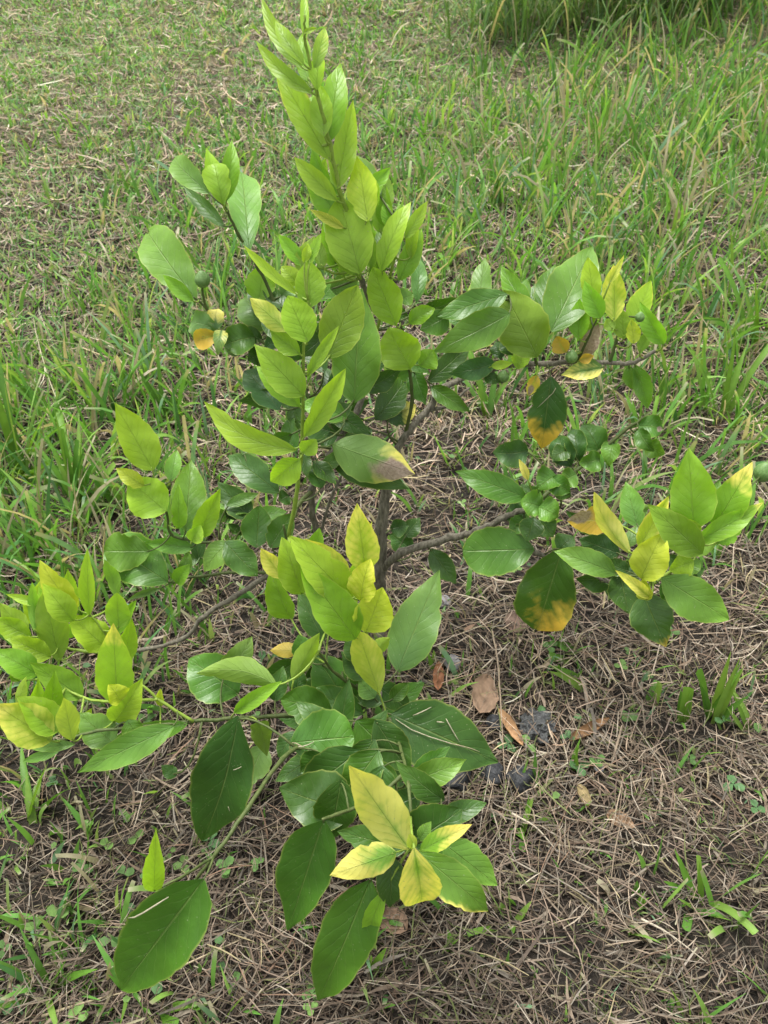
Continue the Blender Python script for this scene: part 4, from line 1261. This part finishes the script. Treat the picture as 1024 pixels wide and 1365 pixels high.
stalk_thing([gz(680, 1095, .02), gz(712, 1115, .022), gz(740, 1140, .012)], .0015, (.50, .44, .34), 'pale dry stalk lying below the black stones')
stalk_thing([gz(655, 850, .015), gz(662, 910, .03), gz(672, 1045, .012)], .0015, (.40, .31, .22), 'brown dry stalk crossing between the two tan dead leaves')
stalk_thing([gz(890, 225, .05), gz(950, 200, .11), gz(1015, 150, .11)], .0016, (.46, .46, .30), 'long pale stalk slanting through the tall grass at upper right')
stalk_thing([gz(880, 345, .03), gz(940, 300, .09), gz(1015, 255, .08)], .0016, (.40, .43, .22), 'long bent stalk below the slanting stalk at upper right')


# arching clumps of old long grass at the top of the photograph
def clump(px, py, n, Lm, label, seed, spread=.16, wide=.006):
    rs = np.random.default_rng(seed)
    p = ground_at(px, py)
    S = 8
    x = rs.normal(0, spread, n); y = rs.normal(0, spread * .6, n)
    ld = rs.uniform(0, 6.28, n)
    lean = np.abs(rs.normal(.25, .2, n)); dr = np.abs(rs.normal(1.3, .6, n)); Ln = Lm * rs.uniform(.5, 1.2, n)
    t = np.linspace(0, 1, S)[None]
    a = lean[:, None] + dr[:, None] * t ** 1.5
    stp = Ln[:, None] / (S - 1)
    r = np.cumsum(np.sin(a) * stp, 1) - np.sin(a[:, :1]) * stp; z = np.cumsum(np.cos(a) * stp, 1) - np.cos(a[:, :1]) * stp
    P = np.stack([x[:, None] + r * np.cos(ld)[:, None], y[:, None] + r * np.sin(ld)[:, None], np.maximum(z, .005)], -1)
    side = np.stack([-np.sin(ld)[:, None] + 0 * a, np.cos(ld)[:, None] + 0 * a, 0 * a], -1)
    base = np.array([(.12, .23, .06), (.16, .28, .08), (.10, .18, .06), (.26, .30, .13), (.38, .34, .21)])
    col = base[rs.choice(5, n, p=[.32, .28, .2, .12, .08])] * rs.uniform(.7, 1.2, (n, 1))
    o = ribbons('grass_clump', P, side, wide * rs.uniform(.6, 1.3, n), np.array([.8, 1, 1, .95, .85, .65, .4, .05]), np.repeat(col[:, None], S, 1), M_grass)
    o.location = p
    tag(o, label, 'grass clump', 'long grass clumps')


clump(690, 50, 260, .42, 'dark rounded clump of long grass at the top right of centre', 3)
clump(800, 22, 300, .50, 'arching clump of long grass at the top between the other two', 4)
clump(915, 16, 320, .55, 'large arching clump of long grass at the top right corner', 5)


# clippings that lie on the leaves
def leaf_near(px, py, Y):
    q = at(px, py, Y)
    return min(LEAF, key=lambda l: (l[2] - q).length)


def clipping(lf, a, b, col, label, r=.0008, sag=.0):
    """a straw from leaf coordinate a to b (along, across) lying on the blade"""
    G, n1, _ = lf
    if n1.dot(CAM - lf[2]) < 0: n1 = -n1
    pts = []
    for k in range(5):
        t = a[0] + (b[0] - a[0]) * k / 4; s_ = a[1] + (b[1] - a[1]) * k / 4
        fi = min(max(t, 0), .999) * (G.shape[0] - 1); fj = min(max((s_ + 1) / 2, 0), .999) * (G.shape[1] - 1)
        i0, j0 = int(fi), int(fj); u, w = fi - i0, fj - j0
        p = (G[i0, j0] * (1 - w) + G[i0, j0 + 1] * w) * (1 - u) + (G[i0 + 1, j0] * (1 - w) + G[i0 + 1, j0 + 1] * w) * u
        pts.append(Vector(p) + n1 * (r * 1.6 + .0015 + sag * math.sin(math.pi * k / 4)))
    c0 = pts[0].copy()
    me = tube_mesh('grass_clipping', [p - c0 for p in pts], [r * .6, r, r, r * .9, r * .5], 5)
    at_ = me.color_attributes.new('tint', 'FLOAT_COLOR', 'POINT')
    c4 = np.ones((len(me.vertices), 4), np.float32); c4[:, :3] = col; at_.data.foreach_set('color', c4.ravel())
    o = link('grass_clipping', me, None, M_straw); o.location = c0
    tag(o, label, 'clipping', 'dry clippings on the leaves')


SC1, SC2 = (.42, .39, .27), (.33, .30, .18)
LBIG = leaf_near(593, 984, -.24)
for a, b, c, l in (((.04, .25), (.66, .02), SC1, 'longest pale straw along the rib of the big dark leaf beside the tan dead leaves'),
                   ((.5, .1), (.8, -.12), SC2, 'straw near the tip of the big dark leaf beside the tan dead leaves'),
                   ((.42, -.55), (.6, -.1), SC1, 'short straw across the upper half of the big dark leaf'),
                   ((.16, -.3), (.27, -.72), SC1, 'short straw near the stalk of the big dark leaf'),
                   ((.36, -.35), (.42, -.42), SC1, 'tiny pale fleck in the middle of the big dark leaf')):
    clipping(LBIG, a, b, c, l, .0007, .001)
LRND = leaf_near(430, 986, -.295)
for a, b, c, l in (((.0, .5), (.38, .05), SC1, 'pale straw on the round green leaf at the front'),
                   ((.02, .0), (.30, .42), SC2, 'darker straw crossing the pale one on the round front leaf')):
    clipping(LRND, a, b, c, l, .0007, .003)
LHG = leaf_near(294, 1037, -.27)
for a, b, c, l in (((.3, -.5), (.35, -.2), SC1, 'pale fleck near the stalk of the long hanging dark leaf'),
                   ((.62, -.42), (.65, -.55), SC1, 'pale fleck low on the long hanging dark leaf')):
    clipping(LHG, a, b, c, l, .0005)
LLL = leaf_near(216, 1245, -.47)
clipping(LLL, (.14, .55), (.36, .95), SC1, 'curled straw at the edge of the large leaf at the lower left', .0008, .005)
LYT = leaf_near(728, 550, .095)
clipping(LYT, (.12, -.5), (.40, .55), SC1, 'thin straw across the hanging leaf with the orange tip', .0005)
